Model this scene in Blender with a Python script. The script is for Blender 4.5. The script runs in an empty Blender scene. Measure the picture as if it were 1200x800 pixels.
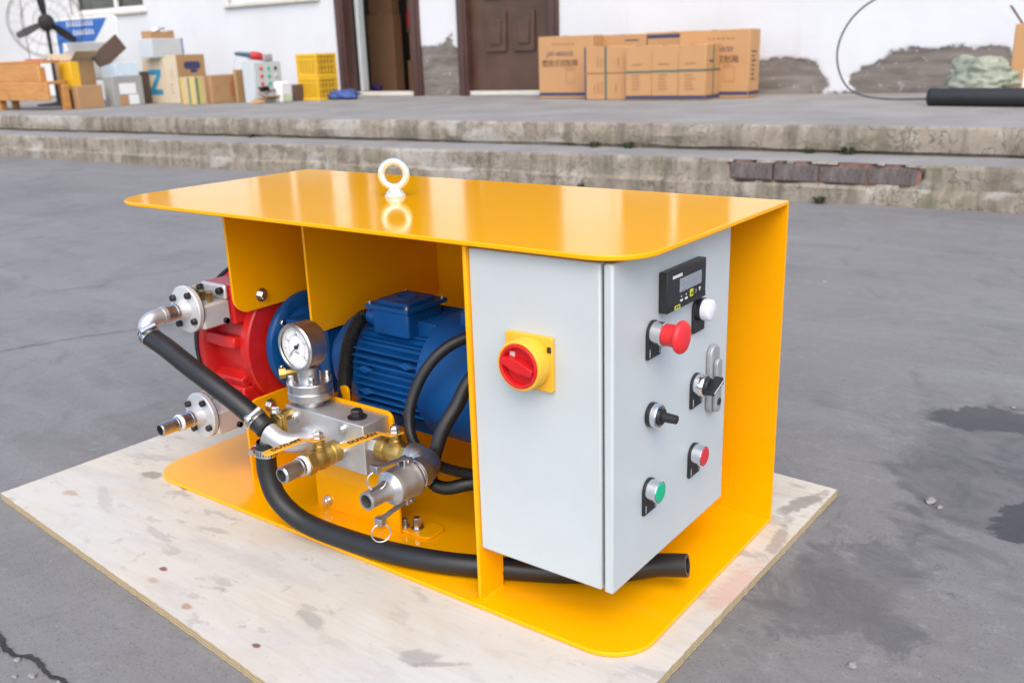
import bpy, bmesh, math, random
from mathutils import Vector, Matrix, noise
R = math.radians
PI = math.pi
random.seed(7)
scene = bpy.context.scene
C = scene.collection

# ------------------------------------------------------------------ camera
yaw, pitch, roll = -0.6474, -0.2998, -0.0333
fw = Vector((math.sin(yaw) * math.cos(pitch), math.cos(yaw) * math.cos(pitch), math.sin(pitch)))
rt = Vector((math.cos(yaw), -math.sin(yaw), 0))
up = rt.cross(fw)
r2 = rt * math.cos(roll) + up * math.sin(roll)
u2 = -rt * math.sin(roll) + up * math.cos(roll)
cam_d = bpy.data.cameras.new('camera')
cam = bpy.data.objects.new('camera', cam_d)
C.objects.link(cam)
M = Matrix.Identity(4)
for i in range(3):
    M[i][0], M[i][1], M[i][2] = r2[i], u2[i], -fw[i]
M[0][3], M[1][3], M[2][3] = 1.4666, -0.8296, 0.7077
cam.matrix_world = M
cam_d.sensor_width = 36
cam_d.lens = 36 * 1.0855 / 1.2
cam_d.clip_start = 0.02
cam_d.clip_end = 400
cam_d.dof.use_dof = True
cam_d.dof.focus_distance = 1.32
cam_d.dof.aperture_fstop = 6.5
scene.camera = cam

# ------------------------------------------------------------------ world and sun (bright overcast)
SUN_EL, SUN_AZ = R(50), R(143)     # azimuth clockwise from +Y
w = bpy.data.worlds.new('World')
scene.world = w
w.use_nodes = True
nt = w.node_tree
sky = nt.nodes.new('ShaderNodeTexSky')
sky.sky_type = 'NISHITA'
sky.sun_disc = False
sky.sun_elevation = SUN_EL
sky.sun_rotation = SUN_AZ
sky.air_density = 1.0
sky.dust_density = 2.0
sky.ozone_density = 1.0
nt.nodes['Background'].inputs['Strength'].default_value = 0.15
nt.links.new(sky.outputs[0], nt.nodes['Background'].inputs['Color'])
sun_d = bpy.data.lights.new('sun', 'SUN')
sun_d.energy = 0.9
sun_d.angle = R(60)
sun_d.color = (1.0, 0.88, 0.71)
sun = bpy.data.objects.new('sun', sun_d)
C.objects.link(sun)
sd = Vector((math.sin(SUN_AZ) * math.cos(SUN_EL), math.cos(SUN_AZ) * math.cos(SUN_EL), math.sin(SUN_EL)))
sun.rotation_euler = sd.to_track_quat('Z', 'Y').to_euler()
vs = scene.view_settings
scene.display_settings.display_device = 'sRGB'
vs.view_transform = 'Standard'
vs.look = 'None'
vs.gamma = 1.0
vs.use_curve_mapping = False
vs.exposure = 1.1
scene.cycles.use_denoising = True
scene.cycles.max_bounces = 8
scene.cycles.caustics_reflective = False
scene.cycles.caustics_refractive = False

# ------------------------------------------------------------------ node helpers
class NT:
    def __init__(s, name):
        s.m = bpy.data.materials.new(name)
        s.m.use_nodes = True
        s.t = s.m.node_tree
        s.b = s.t.nodes['Principled BSDF']
    def n(s, typ, ins=None, **props):
        nd = s.t.nodes.new(typ)
        for k, v in props.items():
            setattr(nd, k, v)
        for k, v in (ins or {}).items():
            s.set(nd.inputs[k], v)
        return nd
    def set(s, sock, v):
        if isinstance(v, bpy.types.NodeSocket):
            s.t.links.new(v, sock)
        elif isinstance(v, (tuple, list)) and sock.type == 'RGBA' and len(v) == 3:
            sock.default_value = (*v, 1)
        else:
            sock.default_value = v
    def coord(s, kind='Object', scale=None):
        o = s.n('ShaderNodeTexCoord').outputs[kind]
        if scale:
            o = s.n('ShaderNodeMapping', {'Vector': o, 'Scale': scale}).outputs[0]
        return o
    def noise(s, v, scale, detail=4, rough=0.55, dist=0.0):
        return s.n('ShaderNodeTexNoise', {'Vector': v, 'Scale': scale, 'Detail': detail, 'Roughness': rough, 'Distortion': dist}).outputs['Fac']
    def ramp(s, f, lo, hi, a=0.0, b=1.0):
        return s.n('ShaderNodeMapRange', {'Value': f, 'From Min': lo, 'From Max': hi, 'To Min': a, 'To Max': b}).outputs[0]
    def mix(s, f, a, b):
        nd = s.n('ShaderNodeMix', data_type='RGBA')
        s.set(nd.inputs[0], f); s.set(nd.inputs[6], a); s.set(nd.inputs[7], b)
        return nd.outputs[2]
    def math(s, op, a, b=0.0, c=0.0):
        nd = s.n('ShaderNodeMath', operation=op)
        s.set(nd.inputs[0], a); s.set(nd.inputs[1], b); s.set(nd.inputs[2], c)
        return nd.outputs[0]
    def bump(s, h, strength=0.2, dist=0.01):
        b = s.n('ShaderNodeBump', {'Height': h, 'Strength': strength, 'Distance': dist}).outputs[0]
        s.set(s.b.inputs['Normal'], b)
    def out(s, **k):
        for kk, v in k.items():
            s.set(s.b.inputs[kk.replace('_', ' ')], v)
        return s.m

MAT = {}
def simple(name, col, rough=0.5, metal=0.0, var=0.12, scale=30.0, bump=0.0, coat=0.0, rv=0.08):
    t = NT(name)
    v = t.coord()
    f = t.noise(v, scale, 4)
    f2 = t.noise(v, scale * 0.17, 3)
    g = t.math('ADD', t.math('MULTIPLY', f, 0.5), t.math('MULTIPLY', f2, 0.5))
    dk = tuple(c * (1 - var) for c in col)
    lt = tuple(min(1, c * (1 + var)) for c in col)
    t.out(Base_Color=t.mix(t.ramp(g, 0.35, 0.65), dk, lt), Roughness=t.ramp(f2, 0.3, 0.7, max(0, rough - rv), min(1, rough + rv)), Metallic=metal)
    if coat:
        t.out(Coat_Weight=coat, Coat_Roughness=0.06)
    if bump:
        t.bump(f, bump, 0.002)
    if name in ('blue_cowl', 'blue_paint'):
        t.out(Specular_IOR_Level=0.3)
    MAT[name] = t.m
    return t.m

# paint and metals
def yellow_paint():
    t = NT('yellow paint')
    v = t.coord()
    peel = t.noise(v, 140, 2)
    wav = t.noise(v, 9, 2)
    dirt = t.noise(v, 5, 8, 0.7)
    sp = t.noise(v, 60, 6, 0.75)
    col = t.mix(t.ramp(dirt, 0.35, 0.7), (0.94, 0.42, 0.0005), (0.92, 0.395, 0.0005))
    col = t.mix(t.math('MULTIPLY', t.ramp(sp, 0.66, 0.75), 0.35), col, (0.35, 0.16, 0.02))
    h = t.math('ADD', t.math('MULTIPLY', peel, 0.02), t.math('MULTIPLY', wav, 0.9))
    t.bump(h, 0.06, 0.004)
    MAT['yellow'] = t.out(Base_Color=col, Roughness=t.ramp(dirt, 0.3, 0.8, 0.07, 0.16), IOR=1.4, Specular_IOR_Level=0.42)
yellow_paint()
simple('cabinet', (0.505, 0.54, 0.54), 0.42, var=0.045, scale=11, bump=0.03)
simple('red_paint', (0.60, 0.016, 0.014), 0.33, var=0.15, scale=40, bump=0.12)
simple('blue_paint', (0.003, 0.072, 0.245), 0.40, var=0.18, scale=25, bump=0.05)
simple('blue_cowl', (0.003, 0.075, 0.26), 0.46, var=0.06, scale=10)
simple('rubber', (0.013, 0.013, 0.014), 0.42, var=0.3, scale=18, bump=0.05)
simple('conduit', (0.014, 0.014, 0.015), 0.42, var=0.2, scale=60)
simple('black_plastic', (0.015, 0.016, 0.018), 0.38, var=0.1, scale=40)
simple('gasket', (0.012, 0.012, 0.012), 0.6)
simple('steel', (0.56, 0.56, 0.56), 0.33, 1.0, var=0.08, scale=60)
simple('cast_steel', (0.50, 0.50, 0.50), 0.42, 1.0, var=0.12, scale=80, bump=0.1)
simple('zinc', (0.72, 0.72, 0.70), 0.3, 1.0, var=0.06, scale=50)
simple('galvanised', (0.80, 0.83, 0.80), 0.28, 0.7, var=0.05, scale=50)
simple('aluminium', (0.62, 0.62, 0.63), 0.45, 0.85, var=0.07, scale=45, bump=0.05)
simple('block_alu', (0.56, 0.555, 0.55), 0.45, 0.75, var=0.07, scale=60, bump=0.04)
simple('latch_metal', (0.42, 0.43, 0.44), 0.5, 0.5, var=0.05)
simple('pale_alu', (0.66, 0.66, 0.66), 0.42, 0.35, var=0.06, scale=40, bump=0.04)
simple('brass', (0.50, 0.345, 0.105), 0.42, 1.0, var=0.12, scale=70, bump=0.08)
simple('chrome', (0.75, 0.76, 0.78), 0.12, 1.0, var=0.03)
simple('handle_yellow', (0.78, 0.35, 0.02), 0.45, var=0.1)
simple('switch_yellow', (0.80, 0.44, 0.03), 0.4, var=0.04)
simple('switch_red', (0.62, 0.012, 0.015), 0.35, var=0.06)
simple('estop_red', (0.75, 0.025, 0.03), 0.4, var=0.04)
simple('lens_white', (0.75, 0.75, 0.80), 0.25, var=0.03)
simple('lens_green', (0.01, 0.42, 0.22), 0.25, var=0.05)
simple('lens_red', (0.62, 0.03, 0.035), 0.25, var=0.05)
simple('lcd', (0.30, 0.33, 0.36), 0.2, var=0.04)
simple('lcd_segment', (0.22, 0.24, 0.27), 0.3, var=0.02)
simple('print_white', (0.75, 0.75, 0.75), 0.5, var=0.02)
simple('print_yellow', (0.65, 0.60, 0.05), 0.5, var=0.02)
simple('print_black', (0.02, 0.02, 0.02), 0.5, var=0.02)
simple('print_red', (0.5, 0.06, 0.05), 0.5, var=0.02)
simple('dial', (0.80, 0.80, 0.79), 0.3, var=0.02)
simple('tape', (0.82, 0.82, 0.80), 0.6, var=0.03)
simple('door_brown', (0.085, 0.043, 0.027), 0.38, var=0.25, scale=6)
simple('door_frame', (0.075, 0.036, 0.030), 0.42, var=0.2, scale=6)
simple('sill_stone', (0.62, 0.59, 0.52), 0.6, var=0.1)
simple('window_frame', (0.72, 0.72, 0.70), 0.4, var=0.05)
simple('curtain', (0.42, 0.43, 0.38), 0.8, var=0.2, scale=4)
simple('room_wall', (0.16, 0.14, 0.12), 0.8)
simple('carton', (0.50, 0.27, 0.115), 0.75, var=0.05, scale=5)
simple('carton_tan', (0.42, 0.245, 0.115), 0.8, var=0.06, scale=5)
simple('carton_pale', (0.56, 0.42, 0.26), 0.8, var=0.05, scale=5)
simple('carton_cream', (0.60, 0.50, 0.36), 0.8, var=0.05, scale=5)
simple('carton_shade', (0.21, 0.115, 0.058), 0.85, var=0.08, scale=5)  # carton brown darkened: the store room's dimness is put into the colour
simple('carton_dark', (0.115, 0.07, 0.05), 0.8, var=0.15, scale=5)
simple('grey_card', (0.34, 0.34, 0.32), 0.75, var=0.1, scale=5)
simple('foam_blue', (0.48, 0.57, 0.63), 0.7, var=0.05)
simple('foam_grey', (0.40, 0.40, 0.38), 0.8, var=0.2, scale=4)
simple('grey_metal', (0.52, 0.56, 0.57), 0.45, var=0.04)
simple('paper', (0.78, 0.78, 0.78), 0.7, var=0.03)
simple('ink_blue', (0.03, 0.25, 0.42), 0.7, var=0.08)
simple('ink_navy', (0.045, 0.05, 0.11), 0.7, var=0.08)
simple('ink_brown', (0.11, 0.05, 0.03), 0.7, var=0.08)
simple('ink_faint', (0.36, 0.175, 0.075), 0.75, var=0.08)
simple('ink_red', (0.42, 0.14, 0.08), 0.75, var=0.15)
simple('strap_green', (0.06, 0.13, 0.11), 0.45, var=0.1)
simple('crate_yellow', (0.78, 0.45, 0.02), 0.45, var=0.08)
simple('crate_shade', (0.22, 0.15, 0.03), 0.6, var=0.1)  # crate yellow darkened to stand in for the shade inside the crates
simple('sign_blue', (0.02, 0.12, 0.42), 0.4, var=0.1, scale=4)
simple('sign_white', (0.74, 0.74, 0.72), 0.45, var=0.04)
simple('fan_black', (0.012, 0.011, 0.011), 0.6, var=0.1)
simple('rag_blue', (0.05, 0.09, 0.25), 0.9, var=0.4, scale=20)
simple('bag_green', (0.27, 0.29, 0.215), 0.4, var=0.15, scale=8)
simple('bag_print', (0.55, 0.62, 0.45), 0.5, var=0.15, scale=12)
simple('pipe_black', (0.018, 0.018, 0.020), 0.5, var=0.2)
simple('cable', (0.055, 0.05, 0.05), 0.5, var=0.2)
simple('stripe_green', (0.10, 0.22, 0.06), 0.6)
simple('stripe_yellow', (0.62, 0.48, 0.08), 0.6)
simple('rubble', (0.24, 0.23, 0.22), 0.9, var=0.3, scale=40, bump=0.5)
simple('crack', (0.035, 0.034, 0.034), 0.95, var=0.4, scale=60, bump=0.6)
simple('leaf', (0.06, 0.075, 0.03), 0.6, var=0.3, scale=20)
simple('brick_dark', (0.125, 0.105, 0.098), 0.9, var=0.55, scale=35, bump=0.5)
simple('mortar', (0.21, 0.12, 0.09), 0.9, var=0.4, scale=30, bump=0.5)
simple('bin_red', (0.45, 0.02, 0.02), 0.5, var=0.08)
simple('purple', (0.07, 0.03, 0.18), 0.7)
simple('bin_teal', (0.03, 0.11, 0.15), 0.6)

def varnished_wood():
    t = NT('varnished wood')
    v = t.coord(scale=(3, 3, 30))
    f = t.noise(v, 1.5, 6, 0.6, 1.0)
    k = t.noise(t.coord(), 5, 3)
    col = t.mix(t.ramp(f, 0.3, 0.7), (0.62, 0.30, 0.085), (0.42, 0.17, 0.04))
    col = t.mix(t.math('MULTIPLY', t.ramp(k, 0.62, 0.72), 0.6), col, (0.22, 0.085, 0.02))
    MAT['wood'] = t.out(Base_Color=col, Roughness=0.4)
varnished_wood()

def blob(t, v, x, y, rx, ry, ang, soft, nz, amp):
    """irregular stain mask round (x, y)"""
    p = t.n('ShaderNodeMapping', {'Vector': t.n('ShaderNodeVectorMath', {0: v, 1: (-x, -y, 0)}, operation='ADD').outputs[0], 'Rotation': (0, 0, -R(ang))}).outputs[0]
    p = t.n('ShaderNodeVectorMath', {0: p, 1: (1 / rx, 1 / ry, 0)}, operation='MULTIPLY').outputs[0]
    d = t.n('ShaderNodeVectorMath', {0: p}, operation='LENGTH').outputs['Value']
    d = t.math('ADD', d, t.math('MULTIPLY', t.math('SUBTRACT', nz, 0.5), amp))
    return t.ramp(d, 1 - soft, 1 + soft, 1.0, 0.0)

def plywood():
    t = NT('plywood')
    v = t.coord()
    st = t.n('ShaderNodeMapping', {'Vector': v, 'Rotation': (0, 0, R(5)), 'Scale': (1.2, 14, 1)}).outputs[0]
    grain = t.noise(st, 5, 8, 0.65, 1.2)
    big = t.noise(v, 3.2, 6, 0.6, 0.4)
    blot = t.noise(v, 9, 5, 0.6)
    col = t.mix(t.ramp(grain, 0.3, 0.72), (0.62, 0.575, 0.475), (0.55, 0.49, 0.39))
    col = t.mix(t.ramp(big, 0.45, 0.65, 0, 0.55), col, (0.57, 0.55, 0.50))
    st2 = t.n('ShaderNodeMapping', {'Vector': v, 'Rotation': (0, 0, R(5)), 'Scale': (4, 9, 1)}).outputs[0]
    spot = t.noise(st2, 3.1, 5, 0.62)
    col = t.mix(t.ramp(spot, 0.58, 0.64, 0, 0.6), col, (0.33, 0.29, 0.24))
    vor = t.n('ShaderNodeTexVoronoi', {'Vector': t.n('ShaderNodeMapping', {'Vector': v, 'Rotation': (0, 0, R(5)), 'Scale': (3.2, 6.5, 1)}).outputs[0], 'Scale': 1.6, 'Randomness': 1.0})
    kn = t.math('ADD', vor.outputs['Distance'], t.math('MULTIPLY', blot, 0.05))
    col = t.mix(t.ramp(kn, 0.085, 0.125, 0.85, 0.0), col, (0.27, 0.105, 0.055))
    str_ = t.noise(t.n('ShaderNodeMapping', {'Vector': v, 'Rotation': (0, 0, R(5)), 'Scale': (1.5, 60, 1)}).outputs[0], 1.6, 3, 0.6)
    col = t.mix(t.ramp(str_, 0.60, 0.68, 0, 0.35), col, (0.52, 0.40, 0.29))
    gr = t.noise(v, 1.7, 7, 0.7)
    col = t.mix(t.ramp(gr, 0.50, 0.66, 0, 0.5), col, (0.50, 0.49, 0.47))
    sm = t.noise(t.n('ShaderNodeMapping', {'Vector': v, 'Rotation': (0, 0, R(38)), 'Scale': (1.2, 5, 1)}).outputs[0], 2.3, 8, 0.7, 0.4)
    col = t.mix(t.ramp(sm, 0.52, 0.68, 0, 0.55), col, (0.40, 0.375, 0.36))
    sm2 = t.noise(v, 22, 6, 0.7, 0.3)
    col = t.mix(t.ramp(sm2, 0.62, 0.70, 0, 0.7), col, (0.30, 0.26, 0.23))
    bl = t.noise(v, 1.9, 5, 0.6)
    col = t.mix(t.ramp(bl, 0.50, 0.62, 0, 0.4), col, (0.62, 0.595, 0.545))
    wm = t.noise(t.n('ShaderNodeMapping', {'Vector': v, 'Rotation': (0, 0, R(5)), 'Scale': (1.4, 4, 1)}).outputs[0], 2.6, 6, 0.65, 0.5)
    col = t.mix(t.ramp(wm, 0.50, 0.66, 0, 0.4), col, (0.50, 0.415, 0.30))
    vein = t.noise(t.n('ShaderNodeMapping', {'Vector': v, 'Rotation': (0, 0, R(5)), 'Scale': (0.9, 26, 1)}).outputs[0], 2.2, 9, 0.72, 2.0)
    col = t.mix(t.ramp(vein, 0.54, 0.72, 0, 0.38), col, (0.43, 0.355, 0.265))
    grime = t.noise(v, 60, 4, 0.8)
    col = t.mix(t.ramp(grime, 0.60, 0.72, 0, 0.35), col, (0.30, 0.27, 0.24))
    n1 = t.noise(v, 26, 7, 0.7, 0.5)
    for x, y, rx, ry, an, cc, k in ((0.004, 0.002, 0.022, 0.012, 10, (0.25, 0.21, 0.16), 0.75), (0.598, -0.144, 0.030, 0.010, -15, (0.30, 0.28, 0.26), 0.6), (0.772, -0.125, 0.026, 0.014, 30, (0.27, 0.25, 0.235), 0.6),
            (0.805, -0.118, 0.030, 0.005, 35, (0.30, 0.27, 0.25), 0.6), (1.035, 0.237, 0.030, 0.060, 10, (0.55, 0.27, 0.19), 0.45), (1.02, 0.53, 0.014, 0.050, -20, (0.16, 0.14, 0.12), 0.65), (1.03, 0.40, 0.010, 0.06, 8, (0.24, 0.20, 0.16), 0.55),
            (0.316, -0.179, 0.0075, 0.0045, 0, (0.20, 0.055, 0.03), 0.9), (0.432, -0.219, 0.010, 0.006, 0, (0.40, 0.22, 0.12), 0.8), (0.582, -0.222, 0.006, 0.004, 0, (0.17, 0.06, 0.035), 0.9), (0.105, 0.004, 0.012, 0.006, -10, (0.12, 0.09, 0.06), 0.8),
            (0.214, -0.121, 0.035, 0.007, -8, (0.36, 0.32, 0.28), 0.5), (0.026, -0.10, 0.05, 0.010, -25, (0.38, 0.35, 0.31), 0.45), (0.277, -0.063, 0.030, 0.006, 12, (0.35, 0.30, 0.25), 0.5), (-0.06, 0.05, 0.05, 0.012, 20, (0.36, 0.33, 0.30), 0.45), (-0.05, -0.12, 0.014, 0.01, 0, (0.42, 0.24, 0.15), 0.6)):
        col = t.mix(t.math('MULTIPLY', blob(t, v, x, y, rx, ry, an, 0.25, n1, 3.0), k), col, cc)
    # edge plies show as layers on the sides
    z = t.n('ShaderNodeSeparateXYZ', {'Vector': v}).outputs[2]
    geo = t.n('ShaderNodeNewGeometry').outputs['Normal']
    nz = t.math('ABSOLUTE', t.n('ShaderNodeSeparateXYZ', {'Vector': geo}).outputs[2])
    lay = t.math('SINE', t.math('ADD', t.math('MULTIPLY', z, 1350), t.math('MULTIPLY', blot, 3.0)))
    edge = t.mix(t.ramp(lay, -0.3, 0.3), (0.50, 0.40, 0.24), (0.36, 0.25, 0.13))
    col = t.mix(t.ramp(nz, 0.4, 0.6), edge, col)
    t.bump(t.math('ADD', t.math('MULTIPLY', grain, 0.6), blot), 0.12, 0.003)
    MAT['plywood'] = t.out(Base_Color=col, Roughness=0.75)
plywood()

def yard_concrete():
    t = NT('yard concrete')
    v = t.coord()
    big = t.noise(v, 0.55, 6, 0.6)
    mid = t.noise(v, 2.6, 8, 0.65, 0.5)
    fine = t.noise(v, 38, 6, 0.7)
    grit = t.noise(v, 260, 2, 0.6)
    sweep = t.noise(t.n('ShaderNodeMapping', {'Vector': v, 'Rotation': (0, 0, R(35)), 'Scale': (0.7, 5, 1)}).outputs[0], 1.4, 6, 0.6, 0.6)
    col = t.mix(t.ramp(big, 0.3, 0.7), (0.165, 0.157, 0.148), (0.225, 0.214, 0.200))
    col = t.mix(t.ramp(mid, 0.5, 0.75, 0, 0.55), col, (0.120, 0.116, 0.118))
    col = t.mix(t.ramp(sweep, 0.5, 0.72, 0, 0.55), col, (0.255, 0.25, 0.242))
    col = t.mix(t.ramp(fine, 0.54, 0.70, 0, 0.45), col, (0.27, 0.27, 0.27))
    col = t.mix(t.ramp(grit, 0.56, 0.68, 0, 0.4), col, (0.075, 0.075, 0.08))
    sp = t.noise(v, 170, 3, 0.7)
    col = t.mix(t.ramp(sp, 0.64, 0.72, 0, 0.45), col, (0.36, 0.35, 0.33))
    scr = t.noise(t.n('ShaderNodeMapping', {'Vector': v, 'Rotation': (0, 0, R(-28)), 'Scale': (2, 34, 1)}).outputs[0], 1.5, 7, 0.7, 0.5)
    col = t.mix(t.ramp(scr, 0.58, 0.70, 0, 0.35), col, (0.27, 0.262, 0.25))
    sct = t.noise(v, 5.5, 9, 0.72, 1.2)
    col = t.mix(t.ramp(sct, 0.54, 0.66, 0, 0.5), col, (0.118, 0.112, 0.11))
    nz = t.noise(v, 4.2, 9, 0.68, 0.6)
    nz2 = t.noise(v, 9.0, 10, 0.74, 1.2)
    damp = blob(t, v, 1.22, 0.86, 0.15, 0.30, -8, 0.14, nz, 3.6)
    damp2 = blob(t, v, 1.15, 0.34, 0.10, 0.16, -25, 0.16, nz2, 3.6)
    damp3 = blob(t, v, 0.25, -0.62, 0.35, 0.10, -20, 0.4, nz, 1.8)
    wet = blob(t, v, 1.195, 1.10, 0.065, 0.10, -53, 0.05, nz2, 2.2)
    wet2 = blob(t, v, 1.325, 0.70, 0.045, 0.09, -20, 0.06, nz2, 2.4)
    dmask = t.math('MAXIMUM', t.math('MULTIPLY', damp, 0.7), t.math('MULTIPLY', damp2, 0.55))
    dmask = t.math('MAXIMUM', dmask, t.math('MULTIPLY', damp3, 0.25))
    col = t.mix(dmask, col, t.mix(t.ramp(nz2, 0.4, 0.6), (0.065, 0.064, 0.068), (0.135, 0.128, 0.122)))
    wmask = t.math('MAXIMUM', wet, wet2)
    col = t.mix(t.math('MULTIPLY', wmask, 0.92), col, (0.035, 0.035, 0.037))
    t.bump(t.math('ADD', t.math('MULTIPLY', fine, 0.8), t.math('ADD', mid, t.math('MULTIPLY', grit, 0.25))), 0.28, 0.006)
    rg = t.ramp(mid, 0.3, 0.7, 0.62, 0.8)
    rg = t.math('SUBTRACT', rg, t.math('MULTIPLY', wmask, 0.35))
    MAT['yard'] = t.out(Base_Color=col, Roughness=rg)
yard_concrete()

def old_concrete(name, top=False):
    t = NT(name)
    v = t.coord()
    a = t.noise(v, 2.2, 8, 0.65, 0.3)
    b = t.noise(v, 7, 8, 0.7)
    c = t.noise(v, 30, 5, 0.7)
    vert = t.noise(t.n('ShaderNodeMapping', {'Vector': v, 'Scale': (9, 3, 1.0)}).outputs[0], 1.3, 6, 0.65)
    base = (0.30, 0.285, 0.262) if top else (0.335, 0.285, 0.22)
    col = t.mix(t.ramp(a, 0.35, 0.65), base, tuple(k * 0.72 for k in base))
    if not top:
        col = t.mix(t.ramp(b, 0.52, 0.66, 0, 0.75), col, (0.42, 0.385, 0.335))
        col = t.mix(t.ramp(vert, 0.46, 0.64, 0, 0.85), col, (0.145, 0.12, 0.09))
        vor = t.n('ShaderNodeTexVoronoi', {'Vector': t.n('ShaderNodeVectorMath', {0: v, 1: t.n('ShaderNodeTexNoise', {'Vector': v, 'Scale': 6.0, 'Detail': 5.0}).outputs['Color']}, operation='ADD').outputs[0], 'Scale': 3.2}, feature='DISTANCE_TO_EDGE').outputs['Distance']
        col = t.mix(t.ramp(vor, 0.006, 0.03, 0.75, 0.0), col, (0.085, 0.07, 0.055))
        patch = t.noise(t.n('ShaderNodeMapping', {'Vector': v, 'Scale': (1.0, 1, 2.2)}).outputs[0], 1.1, 5, 0.55)
        col = t.mix(t.ramp(patch, 0.56, 0.60, 0, 0.55), col, (0.46, 0.435, 0.395))
        moss = t.noise(v, 3.3, 7, 0.72, 0.8)
        col = t.mix(t.ramp(moss, 0.55, 0.65, 0, 0.6), col, (0.13, 0.125, 0.065))
        col = t.mix(t.ramp(c, 0.56, 0.68, 0, 0.7), col, (0.10, 0.085, 0.07))
    else:
        col = t.mix(t.ramp(b, 0.5, 0.7, 0, 0.4), col, (0.28, 0.27, 0.26))
    t.bump(t.math('ADD', b, t.math('MULTIPLY', c, 0.5)), 0.5 if not top else 0.2, 0.012)
    MAT[name] = t.out(Base_Color=col, Roughness=0.85)
old_concrete('riser')
old_concrete('tread', True)

def plaster():
    t = NT('white plaster')
    v = t.coord()
    at = t.n('ShaderNodeAttribute', attribute_name='bare').outputs['Fac']
    a = t.noise(v, 1.1, 6, 0.6)
    b = t.noise(v, 12, 7, 0.7)
    str_ = t.noise(t.n('ShaderNodeMapping', {'Vector': v, 'Scale': (5, 1, 0.8)}).outputs[0], 1.2, 5, 0.6)
    white = t.mix(t.ramp(a, 0.35, 0.7), (0.68, 0.69, 0.71), (0.62, 0.625, 0.63))
    white = t.mix(t.ramp(str_, 0.6, 0.75, 0, 0.35), white, (0.56, 0.53, 0.46))
    lay = t.noise(t.n('ShaderNodeMapping', {'Vector': v, 'Scale': (1.4, 1, 9)}).outputs[0], 1.6, 7, 0.65, 0.8)
    bare = t.mix(t.ramp(lay, 0.35, 0.65), (0.125, 0.105, 0.09), (0.25, 0.22, 0.195))
    bare = t.mix(t.ramp(b, 0.60, 0.66, 0, 0.8), bare, (0.45, 0.43, 0.40))
    m = t.math('ADD', at, t.math('MULTIPLY', t.math('SUBTRACT', b, 0.5), 0.95))
    col = t.mix(t.ramp(m, 0.44, 0.56), white, bare)
    t.bump(t.math('ADD', b, t.math('MULTIPLY', t.ramp(m, 0.46, 0.54), -2.5)), 0.35, 0.01)
    MAT['plaster'] = t.out(Base_Color=col, Roughness=0.85)
plaster()

def glass_dark():
    t = NT('window glass')
    MAT['glass'] = t.out(Base_Color=(0.03, 0.035, 0.035), Roughness=t.ramp(t.noise(t.coord(), 3), 0.3, 0.7, 0.02, 0.06), Alpha=0.35)
    t2 = NT('gauge glass')
    MAT['gauge_glass'] = t2.out(Base_Color=(1, 1, 1), Roughness=t2.ramp(t2.noise(t2.coord(), 9), 0.3, 0.7, 0.0, 0.03), Transmission_Weight=1.0, IOR=1.08)
glass_dark()

# ------------------------------------------------------------------ mesh helpers
def frame_from(axis):
    a = Vector(axis).normalized()
    h = Vector((0, 0, 1)) if abs(a.z) < 0.9 else Vector((1, 0, 0))
    x = h.cross(a).normalized()
    return x, a.cross(x).normalized(), a

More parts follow.
